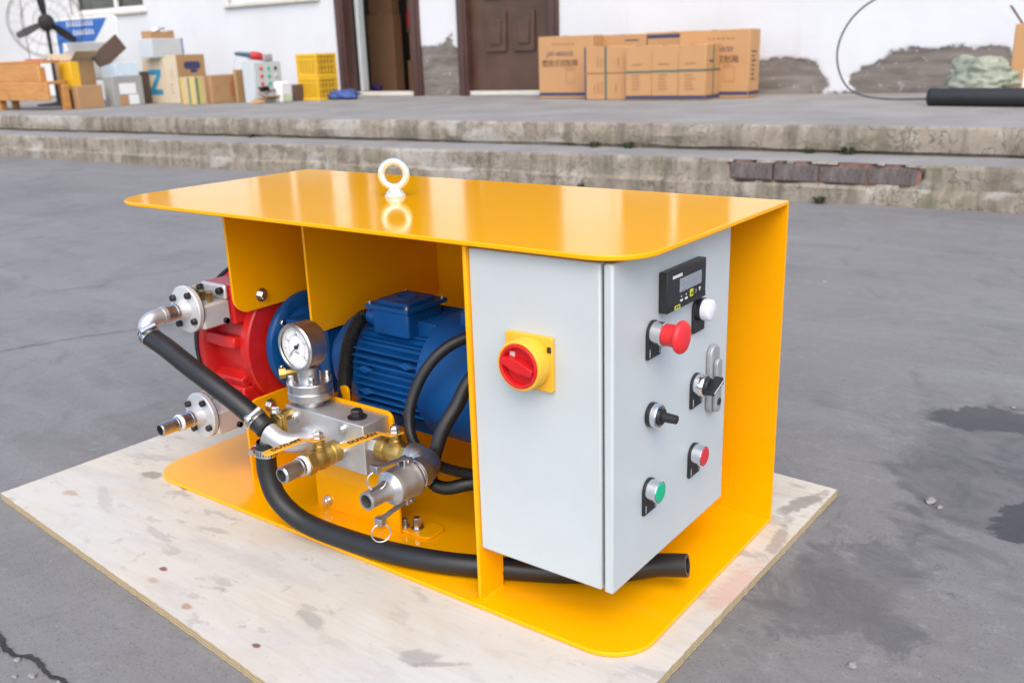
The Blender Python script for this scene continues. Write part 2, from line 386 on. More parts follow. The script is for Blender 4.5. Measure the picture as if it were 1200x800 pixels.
class MB:
    def __init__(s):
        s.v, s.f, s.mi = [], [], []
        s.cur = 0
    def mat(s, i):
        s.cur = i
        return s
    def add(s, vs_, fs):
        o = len(s.v)
        s.v += [tuple(p) for p in vs_]
        for f in fs:
            s.f.append([o + i for i in f])
            s.mi.append(s.cur)
        return s
    def box(s, x0, x1, y0, y1, z0, z1, mat=None):
        ps = [Vector((x, y, z)) for z in (z0, z1) for y in (y0, y1) for x in (x0, x1)]
        if mat:
            ps = [mat @ p for p in ps]
        return s.add(ps, [(0, 2, 3, 1), (4, 5, 7, 6), (0, 1, 5, 4), (2, 6, 7, 3), (0, 4, 6, 2), (1, 3, 7, 5)])
    def lathe(s, o, axis, prof, n=32, caps=True, ang0=0.0):
        """prof = [(t along axis, radius)]"""
        x, y, a = frame_from(axis)
        o = Vector(o)
        vs_ = []
        for t, r in prof:
            for i in range(n):
                g = ang0 + 2 * PI * i / n
                vs_.append(o + a * t + x * (r * math.cos(g)) + y * (r * math.sin(g)))
        fs = []
        for k in range(len(prof) - 1):
            for i in range(n):
                j = (i + 1) % n
                fs.append((k * n + i, k * n + j, (k + 1) * n + j, (k + 1) * n + i))
        if caps:
            if prof[0][1] > 1e-6:
                fs.append(tuple(range(n - 1, -1, -1)))
            if prof[-1][1] > 1e-6:
                fs.append(tuple((len(prof) - 1) * n + i for i in range(n)))
        return s.add(vs_, fs)
    def cyl(s, p, q, r, n=24, r1=None):
        p, q = Vector(p), Vector(q)
        d = q - p
        return s.lathe(p, d, [(0, r), (d.length, r if r1 is None else r1)], n)
    def tube(s, pts, r, n=16, cap=True, rf=None):
        pts = [Vector(p) for p in pts]
        m = len(pts)
        tang = [(pts[min(i + 1, m - 1)] - pts[max(i - 1, 0)]).normalized() for i in range(m)]
        x, y, a = frame_from(tang[0])
        vs_, fs = [], []
        for i in range(m):
            if i:
                q = tang[i - 1].rotation_difference(tang[i])
                x = q @ x; y = q @ y
            rr = r if rf is None else rf(i, i / (m - 1))
            for k in range(n):
                g = 2 * PI * k / n
                vs_.append(pts[i] + x * (rr * math.cos(g)) + y * (rr * math.sin(g)))
        for i in range(m - 1):
            for k in range(n):
                l = (k + 1) % n
                fs.append((i * n + k, i * n + l, (i + 1) * n + l, (i + 1) * n + k))
        if cap:
            fs.append(tuple(range(n - 1, -1, -1)))
            fs.append(tuple((m - 1) * n + k for k in range(n)))
        return s.add(vs_, fs)
    def torus(s, o, axis, Rr, r, n=40, m=14, sx=1.0):
        x, y, a = frame_from(axis)
        o = Vector(o)
        vs_, fs = [], []
        for i in range(n):
            g = 2 * PI * i / n
            d = x * (math.cos(g) * sx) + y * math.sin(g)
            for k in range(m):
                h = 2 * PI * k / m
                vs_.append(o + d * (Rr + r * math.cos(h)) + a * (r * math.sin(h)))
        for i in range(n):
            for k in range(m):
                fs.append((i * m + k, ((i + 1) % n) * m + k, ((i + 1) % n) * m + (k + 1) % m, i * m + (k + 1) % m))
        return s.add(vs_, fs)
    def prism(s, poly, o, ex, ey, ez, th):
        """2-D polygon in (ex, ey) at o, extruded th along ez"""
        o, ex, ey, ez = Vector(o), Vector(ex), Vector(ey), Vector(ez)
        n = len(poly)
        vs_ = [o + ex * a + ey * b for a, b in poly] + [o + ex * a + ey * b + ez * th for a, b in poly]
        fs = [tuple(range(n - 1, -1, -1)), tuple(range(n, 2 * n))]
        for i in range(n):
            j = (i + 1) % n
            fs.append((i, j, n + j, n + i))
        return s.add(vs_, fs)
    def build(s, name, mats, parent=None, bevel=0.0, smooth=True, seg=2, angle=35):
        me = bpy.data.meshes.new(name)
        me.from_pydata(s.v, [], s.f)
        if isinstance(mats, str):
            mats = [mats]
        for m in mats:
            me.materials.append(MAT[m])
        me.polygons.foreach_set('material_index', s.mi)
        bm = bmesh.new(); bm.from_mesh(me)
        bmesh.ops.recalc_face_normals(bm, faces=bm.faces)
        bm.to_mesh(me); bm.free()
        if smooth:
            me.shade_smooth()
            me.set_sharp_from_angle(angle=R(angle))
        o = bpy.data.objects.new(name, me)
        C.objects.link(o)
        if parent:
            o.parent = parent
        if bevel:
            b = o.modifiers.new('bevel', 'BEVEL')
            b.width = bevel; b.segments = seg; b.limit_method = 'ANGLE'; b.angle_limit = R(40)
            b.harden_normals = False
        return o

def rrect(x0, y0, x1, y1, r, seg=8):
    """polygon with corner radii r = (bl, br, tr, tl)"""
    if not isinstance(r, (tuple, list)):
        r = (r,) * 4
    out = []
    cs = [(x0, y0, 180, r[0], 1, 1), (x1, y0, 270, r[1], -1, 1), (x1, y1, 0, r[2], -1, -1), (x0, y1, 90, r[3], 1, -1)]
    for x, y, a, q, sx, sy in cs:
        if q <= 0:
            out.append((x, y)); continue
        cx, cy = x + sx * q, y + sy * q
        for i in range(seg + 1):
            g = R(a + 90 * i / seg)
            out.append((cx + q * math.cos(g), cy + q * math.sin(g)))
    return out

def smooth_path(ctrl, per=10):
    """Catmull-Rom through control points"""
    P = [Vector(p) for p in ctrl]
    P = [P[0] * 2 - P[1]] + P + [P[-1] * 2 - P[-2]]
    out = []
    for i in range(1, len(P) - 2):
        a, b, c, d = P[i - 1:i + 3]
        for k in range(per):
            t = k / per
            out.append(0.5 * ((2 * b) + (c - a) * t + (2 * a - 5 * b + 4 * c - d) * t * t + (3 * b - a - 3 * c + d) * t ** 3))
    out.append(P[-2])
    return out

def empty(name, loc=(0, 0, 0), rz=0.0):
    o = bpy.data.objects.new(name, None)
    o.empty_display_size = 0.1
    o.location = loc; o.rotation_euler = (0, 0, rz)
    C.objects.link(o)
    return o
def tag(o, label, cat, group=None):
    o['label'] = label; o['category'] = cat
    if group:
        o['group'] = group
    return o
def kind(o, k):
    o['kind'] = k
    return o

def text(name, body, mat, o, ex, ey, size, parent, align='CENTER', bold=0.0, sx=1.0):
    """flat print: text mesh in the plane (ex, ey) at o"""
    cu = bpy.data.curves.new(name, 'FONT')
    cu.body = body; cu.size = size; cu.align_x = align; cu.align_y = 'CENTER'
    cu.offset = bold
    cu.resolution_u = 3
    tmp = bpy.data.objects.new(name, cu)
    C.objects.link(tmp)
    dg = bpy.context.evaluated_depsgraph_get()
    me = bpy.data.meshes.new_from_object(tmp.evaluated_get(dg))
    C.objects.unlink(tmp)
    bpy.data.objects.remove(tmp)
    o, ex, ey = Vector(o), Vector(ex).normalized(), Vector(ey).normalized()
    for v in me.vertices:
        v.co = o + ex * (v.co.x * sx) + ey * v.co.y
    me.name = name
    me.materials.clear(); me.materials.append(MAT[mat])
    ob = bpy.data.objects.new(name, me)
    C.objects.link(ob)
    ob.parent = parent
    return ob

X, Y, Z = Vector((1, 0, 0)), Vector((0, 1, 0)), Vector((0, 0, 1))

# ================================================================== SETTING
G = -0.014
# the yard is finely cut near the machine so that it can be uneven
def make_ground():
    m = MB()
    xs = [-60, -30, -16] + [-12 + 0.5 * i for i in range(33)] + [6, 10, 25, 60]
    ys = [-60, -25, -10, -5] + [-3 + 0.5 * i for i in range(15)] + [5, 9, 25, 60]
    n = len(xs)
    for y in ys:
        for x in xs:
            z = G
            if y > 1.6:
                z += 0.012 * (noise.noise(Vector((x * 0.5, y * 0.7, 0)))) * min(1, (y - 1.6))
            m.v.append((x, y, z))
    for j in range(len(ys) - 1):
        for i in range(n - 1):
            m.f.append([j * n + i, j * n + i + 1, (j + 1) * n + i + 1, (j + 1) * n + i]); m.mi.append(0)
    return kind(m.build('yard_ground', 'yard'), 'structure')
ground = make_ground()

def crack(pts, wd, jit):
    path = smooth_path([(x, y, 0) for x, y in pts], 14)
    m = MB()
    L, Rr = [], []
    for i, p in enumerate(path):
        d = (path[min(i + 1, len(path) - 1)] - path[max(i - 1, 0)]).normalized()
        s = Vector((-d.y, d.x, 0))
        k = noise.fractal(p * 30, 1.0, 2.0, 4) * jit
        w_ = wd * (0.35 + 0.9 * abs(noise.noise(p * 60 + Vector((3, 1, 0))))) * (0.15 if i in (0, len(path) - 1) else 1)
        L.append(p + s * (k + w_)); Rr.append(p + s * (k - w_))
    n = len(path)
    m.add([(q.x, q.y, G + 0.003) for q in L] + [(q.x, q.y, G + 0.003) for q in Rr], [(i, i + 1, n + i + 1, n + i) for i in range(n - 1)])
    return m.build('crack', 'crack', ground)

# background frame: u along the step, off = distance in front of the wall, z above the platform
TH = 0.05809747
DU = Vector((math.cos(TH), math.sin(TH), 0))
DN = Vector((-DU.y, DU.x, 0))
H1, W1, H2, W2 = 0.1945, 0.3373, 0.1422, 3.159
WD = W1 + W2
O0 = Vector((0, 3.6096, 0))
ZP = -0.018 + H1 + H2
def Bp(u, off, z=0.0):
    p = O0 + DU * u + DN * (WD - off)
    return Vector((p.x, p.y, ZP + z))
def bg_empty(name, u, off, z=0.0, rz=0.0):
    return empty(name, Bp(u, off, z), TH + rz)

def rough_loft(name, prof, mats, u0, u1, du, amp, root_u=0.0, notch=None, seed=0.0, rows_mat=None):
    """prof = [(n, z)] in the step's frame (n = 0 at the lower riser), lofted along u with worn edges"""
    m = MB()
    N = int((u1 - u0) / du) + 1
    P = len(prof)
    for i in range(N):
        u = u0 + du * i
        for k, (n_, z) in enumerate(prof):
            q = Vector((u * 3.1 + seed, k * 1.7, z * 9))
            a = amp[k] if isinstance(amp, list) else amp
            dn = noise.fractal(q, 1.0, 2.0, 4) * a
            dz = noise.fractal(q + Vector((9, 4, 2)), 1.0, 2.0, 4) * a * 0.6
            nn = n_ + dn
            if notch and notch(u, k):
                nn += notch(u, k)
            m.v.append((u, nn, z + dz))
    for i in range(N - 1):
        for k in range(P - 1):
            m.f.append([i * P + k, (i + 1) * P + k, (i + 1) * P + k + 1, i * P + k + 1])
            m.mi.append(rows_mat[k] if rows_mat else 0)
    o = m.build(name, mats, None, angle=30)
    o.location = (O0.x, O0.y, 0)
    o.rotation_euler = (0, 0, TH)
    return kind(o, 'structure')
g0 = -0.018
t1 = g0 + H1
BR0, BR1 = -0.47, 0.42
def lower_notch(u, k):
    return 0.055 * min(1, max(0, 0.5 + 9 * min(u - BR0, BR1 - u) * 3 + 1.6 * noise.noise(Vector((u * 19, k * 3.3, 0))))) if (BR0 - 0.05 < u < BR1 + 0.05 and (k in (5, 6) or (k in (4, 7) and noise.noise(Vector((u * 14, k, 4))) > 0.0))) else 0.0
step = rough_loft('step', [(-0.012, g0 - 0.05), (-0.014, g0 + 0.03), (-0.016, g0 + 0.07), (-0.004, g0 + 0.083), (0.0, g0 + 0.09), (0.0, g0 + 0.13), (0.0, g0 + 0.172), (0.002, t1 - 0.012), (0.010, t1 - 0.002), (0.03, t1), (0.16, t1 + 0.002), (W1 + 0.02, t1 + 0.004)],
    ['riser', 'tread', 'mortar'], -15, 5.5, 0.03, [0.006, 0.010, 0.012, 0.010, 0.005, 0.006, 0.004, 0.006, 0.006, 0.004, 0.003, 0.0], notch=lower_notch, rows_mat=[0] * 8 + [1] * 3)
t2 = ZP
platform = rough_loft('platform', [(W1 + 0.03, t1 - 0.02), (W1 + 0.022, t1 + 0.012), (W1 - 0.004, t1 + 0.022), (W1 - 0.008, t1 + 0.05), (W1 - 0.010, t1 + 0.075), (W1 - 0.008, t1 + 0.10), (W1 - 0.002, t2 - 0.012), (W1 + 0.010, t2 - 0.001), (W1 + 0.05, t2), (W1 + 0.8, t2 + 0.001), (W1 + 2.0, t2), (WD + 4.0, t2)],
    ['riser', 'tread'], -15, 5.5, 0.03, [0.006, 0.012, 0.010, 0.006, 0.006, 0.005, 0.005, 0.005, 0.003, 0.002, 0.0, 0.0], seed=31.0, rows_mat=[0] * 7 + [1] * 4)
# exposed bricks in the lower step, children of the step (its own frame: x = u, y = n)
bz0, bz1 = g0 + 0.100, g0 + 0.180
ub = BR0 + 0.012
brick_me = None
while ub < BR1 - 0.05:
    L_ = min(0.208, BR1 - 0.012 - ub)
    m = MB().box(0, 1, -0.0, 0.045, 0, bz1 - bz0)
    b = m.build('brick', 'brick_dark', step, bevel=0.004)
    b.scale = (L_, 1, random.uniform(0.9, 1.06))
    b.location = (ub, 0.002 + random.uniform(-0.010, 0.010), bz0 + random.uniform(-0.002, 0.002))
    b.rotation_euler = (0, 0, random.uniform(-0.03, 0.03))
    ub += L_ + 0.012
m = MB().box(BR0 - 0.01, BR1 + 0.01, 0.014, 0.05, bz0 - 0.01, bz1 + 0.012)
m.build('mortar_bed', 'mortar', step)

# ------------------------------------------------------------------ the white building
bld = bg_empty('white_building', -5.0, 0.0)
tag(bld, 'long white plastered building with damp bare patches behind the steps', 'building')
BU = -5.0      # local x = u - BU, local y = into the wall
HT = 3.3
holes = [(-6.34, -5.17, 0.0, 2.45), (-4.68, -3.49, 0.0, 2.45), (-11.28, -9.68, 1.10, 2.45), (-8.06, -6.62, 1.075, 2.45), (-2.93, -1.72, 1.05, 2.45)]
patches = [(-1.34, 0.10, 0.37, 0.20, 5), (-0.14, 0.10, 0.58, 0.24, 2), (0.62, 0.08, 0.55, 0.15, 8), (-4.90, 0.20, 0.34, 0.34, 3), (1.6, 0.05, 0.5, 0.2, 4)]
def bare_at(u, z):
    best = 0.0
    for pu, pz, ru, rz_, sd_ in patches:
        q = Vector((u * 2.6 + sd_ * 7, z * 4.5, sd_))
        d = math.hypot((u - pu) / ru, (z - pz) / rz_)
        d = max(abs(u - pu) / ru, abs(z - pz) / rz_) * 0.6 + d * 0.4
        d += 0.32 * noise.fractal(q, 1.0, 2.0, 4)
        best = max(best, min(1, max(0, 0.5 + (1 - d) * 2.2)))
    q = Vector((u * 1.7, z * 3, 5.5))
    low = 0.5 + 6 * (0.012 + 0.045 * noise.fractal(q, 1.0, 2.0, 3) - z)
    return max(best, min(1, max(0, low)) if z < 0.12 else 0)
def make_wall():
    us = set([-15.0, 6.0])
    for h in holes:
        us.update(h[:2])
    u = -15.0
    while u < 6.0:
        us.add(round(u, 4))
        u += 0.02 if (-5.35 < u < -4.55 or -1.95 < u < 2.3) else 0.12
    us = sorted(us)
    cl = [us[0]]
    fixed = {round(x, 6) for h in holes for x in h[:2]}
    for a in us[1:]:
        if a - cl[-1] > 0.006:
            cl.append(a)
        elif round(a, 6) in fixed:
            cl[-1] = a
    us = cl
    zs = sorted(set([-0.03, 0.0] + [round(0.018 * i, 4) for i in range(1, 40)] + [0.8, 0.95, 1.05, 1.075, 1.10, 1.4, 1.8, 2.2, 2.45, 2.8, HT]))
    m = MB()
    bare = []
    nz = len(zs)
    for u in us:
        for z in zs:
            b = bare_at(u, z) if z < 0.8 else 0.0
            y = 0.010 * (1 if b > 0.5 else 0)
            y += 0.004 * noise.noise(Vector((u * 2, z * 2, 1)))
            m.v.append((u - BU, y, z)); bare.append(b)
    for i in range(len(us) - 1):
        uc = (us[i] + us[i + 1]) / 2
        for k in range(nz - 1):
            zc = (zs[k] + zs[k + 1]) / 2
            if any(h[0] < uc < h[1] and h[2] - 0.001 < zc < h[3] for h in holes) or any(h[0] < uc < h[1] and h[2] == 0 and zc < h[3] for h in holes):
                continue
            m.f.append([i * nz + k, (i + 1) * nz + k, (i + 1) * nz + k + 1, i * nz + k + 1]); m.mi.append(0)
    o = m.build('wall', 'plaster', bld)
    at = o.data.attributes.new('bare', 'FLOAT', 'POINT')
    at.data.foreach_set('value', bare)
    # reveals round the openings
    for u0, u1, z0, z1 in holes:
        r = MB()
        x0, x1 = u0 - BU, u1 - BU
        D_ = 0.24
        r.add([(x0, 0.01, z0), (x0, D_, z0), (x0, D_, z1), (x0, 0.01, z1)], [(0, 1, 2, 3)])
        r.add([(x1, 0.01, z0), (x1, D_, z0), (x1, D_, z1), (x1, 0.01, z1)], [(0, 3, 2, 1)])
        r.add([(x0, 0.01, z1), (x1, 0.01, z1), (x1, D_, z1), (x0, D_, z1)], [(0, 1, 2, 3)])
        if z0 > 0:
            r.add([(x0, 0.01, z0), (x1, 0.01, z0), (x1, D_, z0), (x0, D_, z0)], [(0, 3, 2, 1)])
        r.build('reveal', 'plaster', bld, smooth=False)
    # shell behind: back wall, roof slab with an eave, end wall standing forward on the far side
    s = MB()
    s.box(-10.2, 11.0, 4.0, 4.2, -0.1, HT)
    s.box(-10.2, -10.0, 0.3, 4.0, -0.1, HT)
    s.box(10.8, 11.0, 0.3, 4.0, -0.1, HT)
    s.build('back_wall', 'plaster', bld, smooth=False)
    s = MB().box(-10.4, 11.2, -0.45, 4.3, HT, HT + 0.16)
    s.build('roof', 'tread', bld)
    s = MB().box(-8.2, -7.46, -3.0, -0.02, 0, HT - 0.01)
    s.build('side_wall', 'plaster', bld)
make_wall()

def window(u0, u1, z0, z1, mull, name='window'):
    x0, x1 = u0 - BU, u1 - BU
    f = MB()
    t = 0.055
    y0, y1 = 0.06, 0.12
    f.box(x0 + 0.002, x0 + t, y0, y1, z0 + 0.002, z1 - 0.002)
    f.box(x1 - t, x1 - 0.002, y0, y1, z0 + 0.002, z1 - 0.002)
    f.box(x0 + t, x1 - t, y0, y1, z0 + 0.002, z0 + t)
    f.box(x0 + t, x1 - t, y0, y1, z1 - t, z1 - 0.002)
    for q in mull:
        f.box(q - BU - 0.03, q - BU + 0.03, y0, y1, z0 + t, z1 - t)
    fr = f.build(name, 'window_frame', bld, bevel=0.006)
    es = [x0 + t] + [q - BU for q in mull] + [x1 - t]
    for a, b in zip(es[:-1], es[1:]):
        g = MB().box(a + 0.02, b - 0.02, 0.085, 0.091, z0 + t - 0.01, z1 - t + 0.01)
        g.build('pane', 'glass', fr)
        c = MB()
        nn = 24
        for i in range(nn + 1):
            xx = a + 0.03 + (b - a - 0.06) * i / nn
            yy = 0.15 + 0.015 * math.sin(i * 1.9)
            c.v += [(xx, yy, z0 + 0.03), (xx, yy, z1)]
        c.f = [[2 * i, 2 * i + 2, 2 * i + 3, 2 * i + 1] for i in range(nn)]
        c.mi = [0] * nn
        c.build('curtain', 'curtain', fr)
    s = MB().box(x0 - 0.06, x1 + 0.06, -0.045, 0.06, z0 - 0.045, z0 - 0.003)
    s.build('window_sill', 'sill_stone', fr, bevel=0.006)
window(-11.28, -9.68, 1.10, 2.45, [-10.35])
window(-8.06, -6.62, 1.075, 2.45, [-7.34])
window(-2.93, -1.72, 1.05, 2.45, [-2.32])

def doorway(u0, u1, zt=2.45):
    x0, x1 = u0 - BU, u1 - BU
    f = MB()
    for a, b in ((x0 + 0.002, x0 + 0.12), (x1 - 0.12, x1 - 0.002)):
        f.box(a, b, -0.035, 0.14, 0.002, zt - 0.003)
        f.box(a + 0.03, b - 0.03, -0.05, -0.034, 0.002, zt - 0.01)
    f.box(x0 + 0.12, x1 - 0.12, -0.035, 0.14, zt - 0.12, zt - 0.003)
    o = f.build('door_frame', 'door_frame', bld, bevel=0.008)
    s = MB().box(x0 + 0.12, x1 - 0.12, -0.01, 0.16, 0.001, 0.045)
    s.build('door_sill', 'sill_stone', bld, bevel=0.006)
    return o
doorway(-6.34, -5.17)
doorway(-4.68, -3.49)
# closed pressed-steel door with raised panels
dl, dr = -4.68 - BU + 0.12, -3.49 - BU - 0.12
leaf = MB().box(dl, dr, 0.055, 0.10, 0.05, 2.33).build('door', 'door_brown', bld, bevel=0.004)
cw = (dr - dl)
for cx in (0.33, 0.68):
    for z0, z1 in ((0.42, 0.80), (0.92, 1.30), (1.42, 1.80), (1.90, 2.22)):
        p = MB()
        xa, xb = dl + cw * (cx - 0.13), dl + cw * (cx + 0.13)
        p.box(xa, xb, 0.028, 0.056, z0, z1)
        p.box(xa + 0.025, xb - 0.025, 0.040, 0.0285, z0 + 0.03, z1 - 0.03)
        p.box(xa + 0.055, xb - 0.055, 0.012, 0.0275, z0 + 0.07, z1 - 0.07)
        p.build('panel', 'door_brown', leaf, bevel=0.012)
MB().box(dl + 0.05, dl + 0.085, 0.02, 0.056, 1.02, 1.26).build('door_handle', 'steel', leaf, bevel=0.006)
# opened leaf of the other door, swung into the store room
ol = -6.34 - BU + 0.13
MB().box(ol, ol + 0.05, 0.16, 0.25, 0.05, 2.32).build('door', 'grey_metal', bld, bevel=0.004)
rm = MB()
rm.add([(-2.6, 0.02, 0.003), (0.6, 0.02, 0.003), (0.6, 3.4, 0.003), (-2.6, 3.4, 0.003)], [(0, 1, 2, 3)])
rm.box(-2.6, 0.6, 2.6, 2.7, 0, 2.9)
rm.box(-2.0, -1.9, 0.25, 2.6, 0, 2.9)
rm.box(0.05, 0.15, 0.25, 2.6, 0, 2.9)
rm.box(-2.6, 0.6, 0.25, 2.7, 2.9, 2.95)
rm.build('room_shell', 'room_wall', bld, smooth=False)

# ================================================================== THE MACHINE
mc = empty('hose_pump_unit')
tag(mc, 'yellow open steel frame carrying a red pump, blue motor and grey control cabinet', 'pump unit')
TP = 0.006
L_, D_, H_ = 1.0, 0.445, 0.5
MB().prism(rrect(0, 0, L_, D_, (0.066, 0.062, 0, 0.012), 12), (0, 0, 0), X, Y, Z, TP).build('base_plate', 'yellow', mc, bevel=0.001)
top = MB().prism(rrect(0, 0, L_, D_ - 0.0005, (0.082, 0.062, 0, 0.012), 14), (0, 0, H_ - TP), X, Y, Z, TP).build('top_plate', 'yellow', mc, bevel=0.0012)
MB().box(0.0, L_ - 0.0005, D_ - TP, D_, TP + 0.0002, H_ - TP - 0.0002).build('back_plate', 'yellow', mc)
# plates hung from the roof and standing on the base
MB().prism(rrect(0.084, 0.308, D_ - TP - 0.001, H_ - TP - 0.0005, (0.028, 0, 0, 0)), (0.196, 0, 0), Y, Z, X, 0.005).build('hanging_plate', 'yellow', mc, bevel=0.0008)
MB().prism(rrect(0.128, 0.284, D_ - TP - 0.001, H_ - TP - 0.0005, (0.008, 0, 0, 0)), (0.334, 0, 0), Y, Z, X, 0.005).build('hanging_plate', 'yellow', mc, bevel=0.0008)
MB().prism(rrect(0.081, TP, 0.37, 0.152, (0, 0, 0.03, 0.03)), (0.195, 0, 0), Y, Z, X, 0.005).build('pump_support_plate', 'yellow', mc, bevel=0.0008)
poly = [(0.009, TP), (0.058, TP), (0.060, 0.02), (0.060, 0.08), (0.07, 0.088), (D_ - TP - 0.001, 0.088), (D_ - TP - 0.001, H_ - TP - 0.0005), (0.009, H_ - TP - 0.0005)]
MB().prism(poly, (0.7615, 0, 0), Y, Z, X, 0.005).build('cabinet_plate', 'yellow', mc, bevel=0.0008)
# weld beads
for (p, q) in [((0.7605, 0.010, TP), (0.7605, 0.058, TP)), ((0.767, 0.012, TP), (0.767, 0.056, TP)), ((0.194, 0.083, TP), (0.194, 0.35, TP)), ((0.2015, 0.083, TP), (0.2015, 0.35, TP))]:
    p, q = Vector(p), Vector(q)
    n = 14
    wb = MB().tube([p.lerp(q, i / n) for i in range(n + 1)], 0.0025, 8, rf=lambda i, t: 0.0022 + 0.0007 * (i % 2))
    wb.build('weld_bead', 'yellow', mc)

# lifting eye
eb = Vector((0.44, 0.235, H_))
eye = MB()
eye.lathe(eb, Z, [(0.0002, 0.0165), (0.0028, 0.0165), (0.0030, 0.0145), (0.0065, 0.0140), (0.0085, 0.012), (0.0130, 0.0085)], 32)
eye.build('lifting_eye', 'galvanised', mc)
MB().torus(eb + Vector((0, 0, 0.0345)), Vector((-0.62, 1, 0)), 0.0198, 0.0056, 48, 18).build('lifting_eye', 'galvanised', mc)

# ---- bolts
def bolt(p, axis, r=0.007, h=0.006, mat='zinc', washer=True, parent=mc, name='bolt', hexa=True):
    m = MB()
    t = 0.0
    if washer:
        m.lathe(p, axis, [(0.0003, r * 1.55), (0.0018, r * 1.55)], 20)
        t = 0.0019
    n = 6 if hexa else 20
    m.lathe(p, axis, [(t, r), (t + h * 0.85, r), (t + h, r * 0.86)], n)
    if not hexa:
        m.lathe(p, axis, [(t + h, r * 0.5), (t + h + 0.0004, r * 0.5)], 6)
    return m.build(name, mat, parent, angle=25)
bolt((0.201, 0.140, 0.331), X, 0.0075, 0.007)
bolt((0.200, 0.132, 0.133), X, 0.0075, 0.007)

# ---- pump head: drum on the X axis
AY, AZ = 0.226, 0.228
ax = (0, AY, AZ)
pump = MB()
pump.lathe(ax, X, [(0.078, 0.05), (0.078, 0.138), (0.091, 0.138), (0.094, 0.134), (0.096, 0.112), (0.168, 0.112), (0.170, 0.119), (0.174, 0.122), (0.190, 0.122), (0.1925, 0.119), (0.193, 0.075), (0.1945, 0.05)], 72)
pump = pump.build('pump_housing', 'red_paint', mc, bevel=0.0)
for a in (100, 66, 32, 205, 140, 172):
    g = R(a)
    # a = 90 points to -Y ; 0 = down
    d = Vector((0, -math.sin(g), -math.cos(g)))
    s = Vector((0, -d.z, d.y))
    mt = Matrix((X, s, d)).transposed().to_4x4()
    mt.translation = Vector(ax)
    MB().box(0.092, 0.172, -0.010, 0.010, 0.108, 0.1345, mt).build('rib', 'red_paint', pump, bevel=0.003)
# upper and lower port saddles
for z0, z1 in ((0.283, 0.350), (0.098, 0.168)):
    MB().box(0.090, 0.174, 0.1005, 0.20, z0, z1).build('port_saddle', 'red_paint', pump, bevel=0.004)
MB().lathe(ax, X, [(0.070, 0.140), (0.0775, 0.140)], 72).build('gasket', 'gasket', mc)
cover = MB().lathe(ax, X, [(0.066, 0.02), (0.066, 0.1385), (0.0695, 0.1385)], 72).build('pump_cover', 'gasket', mc)
for i in range(10):
    g = 2 * PI * (i + 0.5) / 10
    bolt((0.066, AY + 0.129 * math.cos(g), AZ + 0.129 * math.sin(g)), -X, 0.006, 0.008, 'black_plastic', False, cover)
# ---- gearbox (blue) with its round flange
gb = MB()
gb.lathe(ax, X, [(0.202, 0.050), (0.202, 0.092), (0.214, 0.092), (0.216, 0.089), (0.217, 0.066), (0.230, 0.062), (0.300, 0.062), (0.318, 0.060), (0.340, 0.054)], 56)
gb.box(0.226, 0.330, AY - 0.062, AY + 0.062, AZ - 0.060, AZ + 0.058)
gb = gb.build('gearbox', 'blue_paint', mc, bevel=0.006)
for i in range(6):
    g = 2 * PI * (i + 0.35) / 6
    bolt((0.214, AY + 0.079 * math.cos(g), AZ + 0.079 * math.sin(g)), X, 0.0055, 0.006, 'steel', True, gb)
ad = MB()
ad.lathe(ax, X, [(0.335, 0.052), (0.345, 0.050), (0.352, 0.074), (0.362, 0.077), (0.372, 0.077), (0.374, 0.070), (0.384, 0.070), (0.386, 0.082), (0.402, 0.083), (0.405, 0.080)], 56)
ad.build('gearbox_adaptor', 'blue_paint', gb)
# ---- motor with fins, terminal box and fan cowl
RM = 0.083
mo = MB().lathe(ax, X, [(0.400, 0.070), (0.402, 0.088), (0.416, 0.089), (0.419, RM), (0.560, RM), (0.564, 0.080)], 64).build('motor', 'blue_paint', mc)
for k in range(-6, 7):
    z = AZ + k * 0.0115
    if abs(z - AZ) > RM - 0.003:
        continue
    yy = math.sqrt(max(0, RM ** 2 - (z - AZ) ** 2))
    tip = 0.0945 if abs(k) < 4 else 0.0945 - 0.002 * (abs(k) - 3)
    for sgn in (-1, 1):
        a, b = AY + sgn * (yy - 0.004), AY + sgn * max(tip * 0.98, yy + 0.004) if abs(k) < 5 else AY + sgn * (yy + 0.012)
        MB().box(0.418, 0.562, min(a, b), max(a, b), z - 0.0014, z + 0.0014).build('fin', 'blue_paint', mo, bevel=0.0008)
for k in range(-4, 5):
    y = AY + k * 0.0115
    zz = math.sqrt(RM ** 2 - (y - AY) ** 2)
    for sgn in (-1, 1):
        a, b = AZ + sgn * (zz - 0.004), AZ + sgn * (0.0930)
        MB().box(0.418, 0.562, y - 0.0014, y + 0.0014, min(a, b), max(a, b)).build('fin', 'blue_paint', mo, bevel=0.0008)
# diamond bosses on the ribbed side
for xx, zz in ((0.445, 0.242), (0.445, 0.205), (0.535, 0.262), (0.535, 0.205)):
    MB().prism([(-0.016, 0), (0, -0.006), (0.016, 0), (0, 0.006)], (xx, AY - 0.0942, zz), X, Z, Y, 0.008).build('boss', 'blue_paint', mo, bevel=0.001)
MB().lathe(ax, X, [(0.556, 0.0960), (0.558, 0.100), (0.700, 0.100), (0.716, 0.096), (0.720, 0.08), (0.720, 0.0)], 64).build('fan_cowl', 'blue_cowl', mc)
tb = MB().box(0.448, 0.524, 0.156, 0.236, 0.296, 0.338).build('terminal_box', 'blue_paint', mc, bevel=0.004)
lid = MB()
lid.box(0.441, 0.531, 0.149, 0.243, 0.3385, 0.345)
lid.prism(rrect(0.453, 0.161, 0.519, 0.231, 0.010), (0, 0, 0.3445), X, Y, Z, 0.006)
lid.torus((0.486, 0.196, 0.3505), Z, 0.016, 0.0020, 30, 8)
lid = lid.build('lid', 'blue_paint', tb, bevel=0.002)
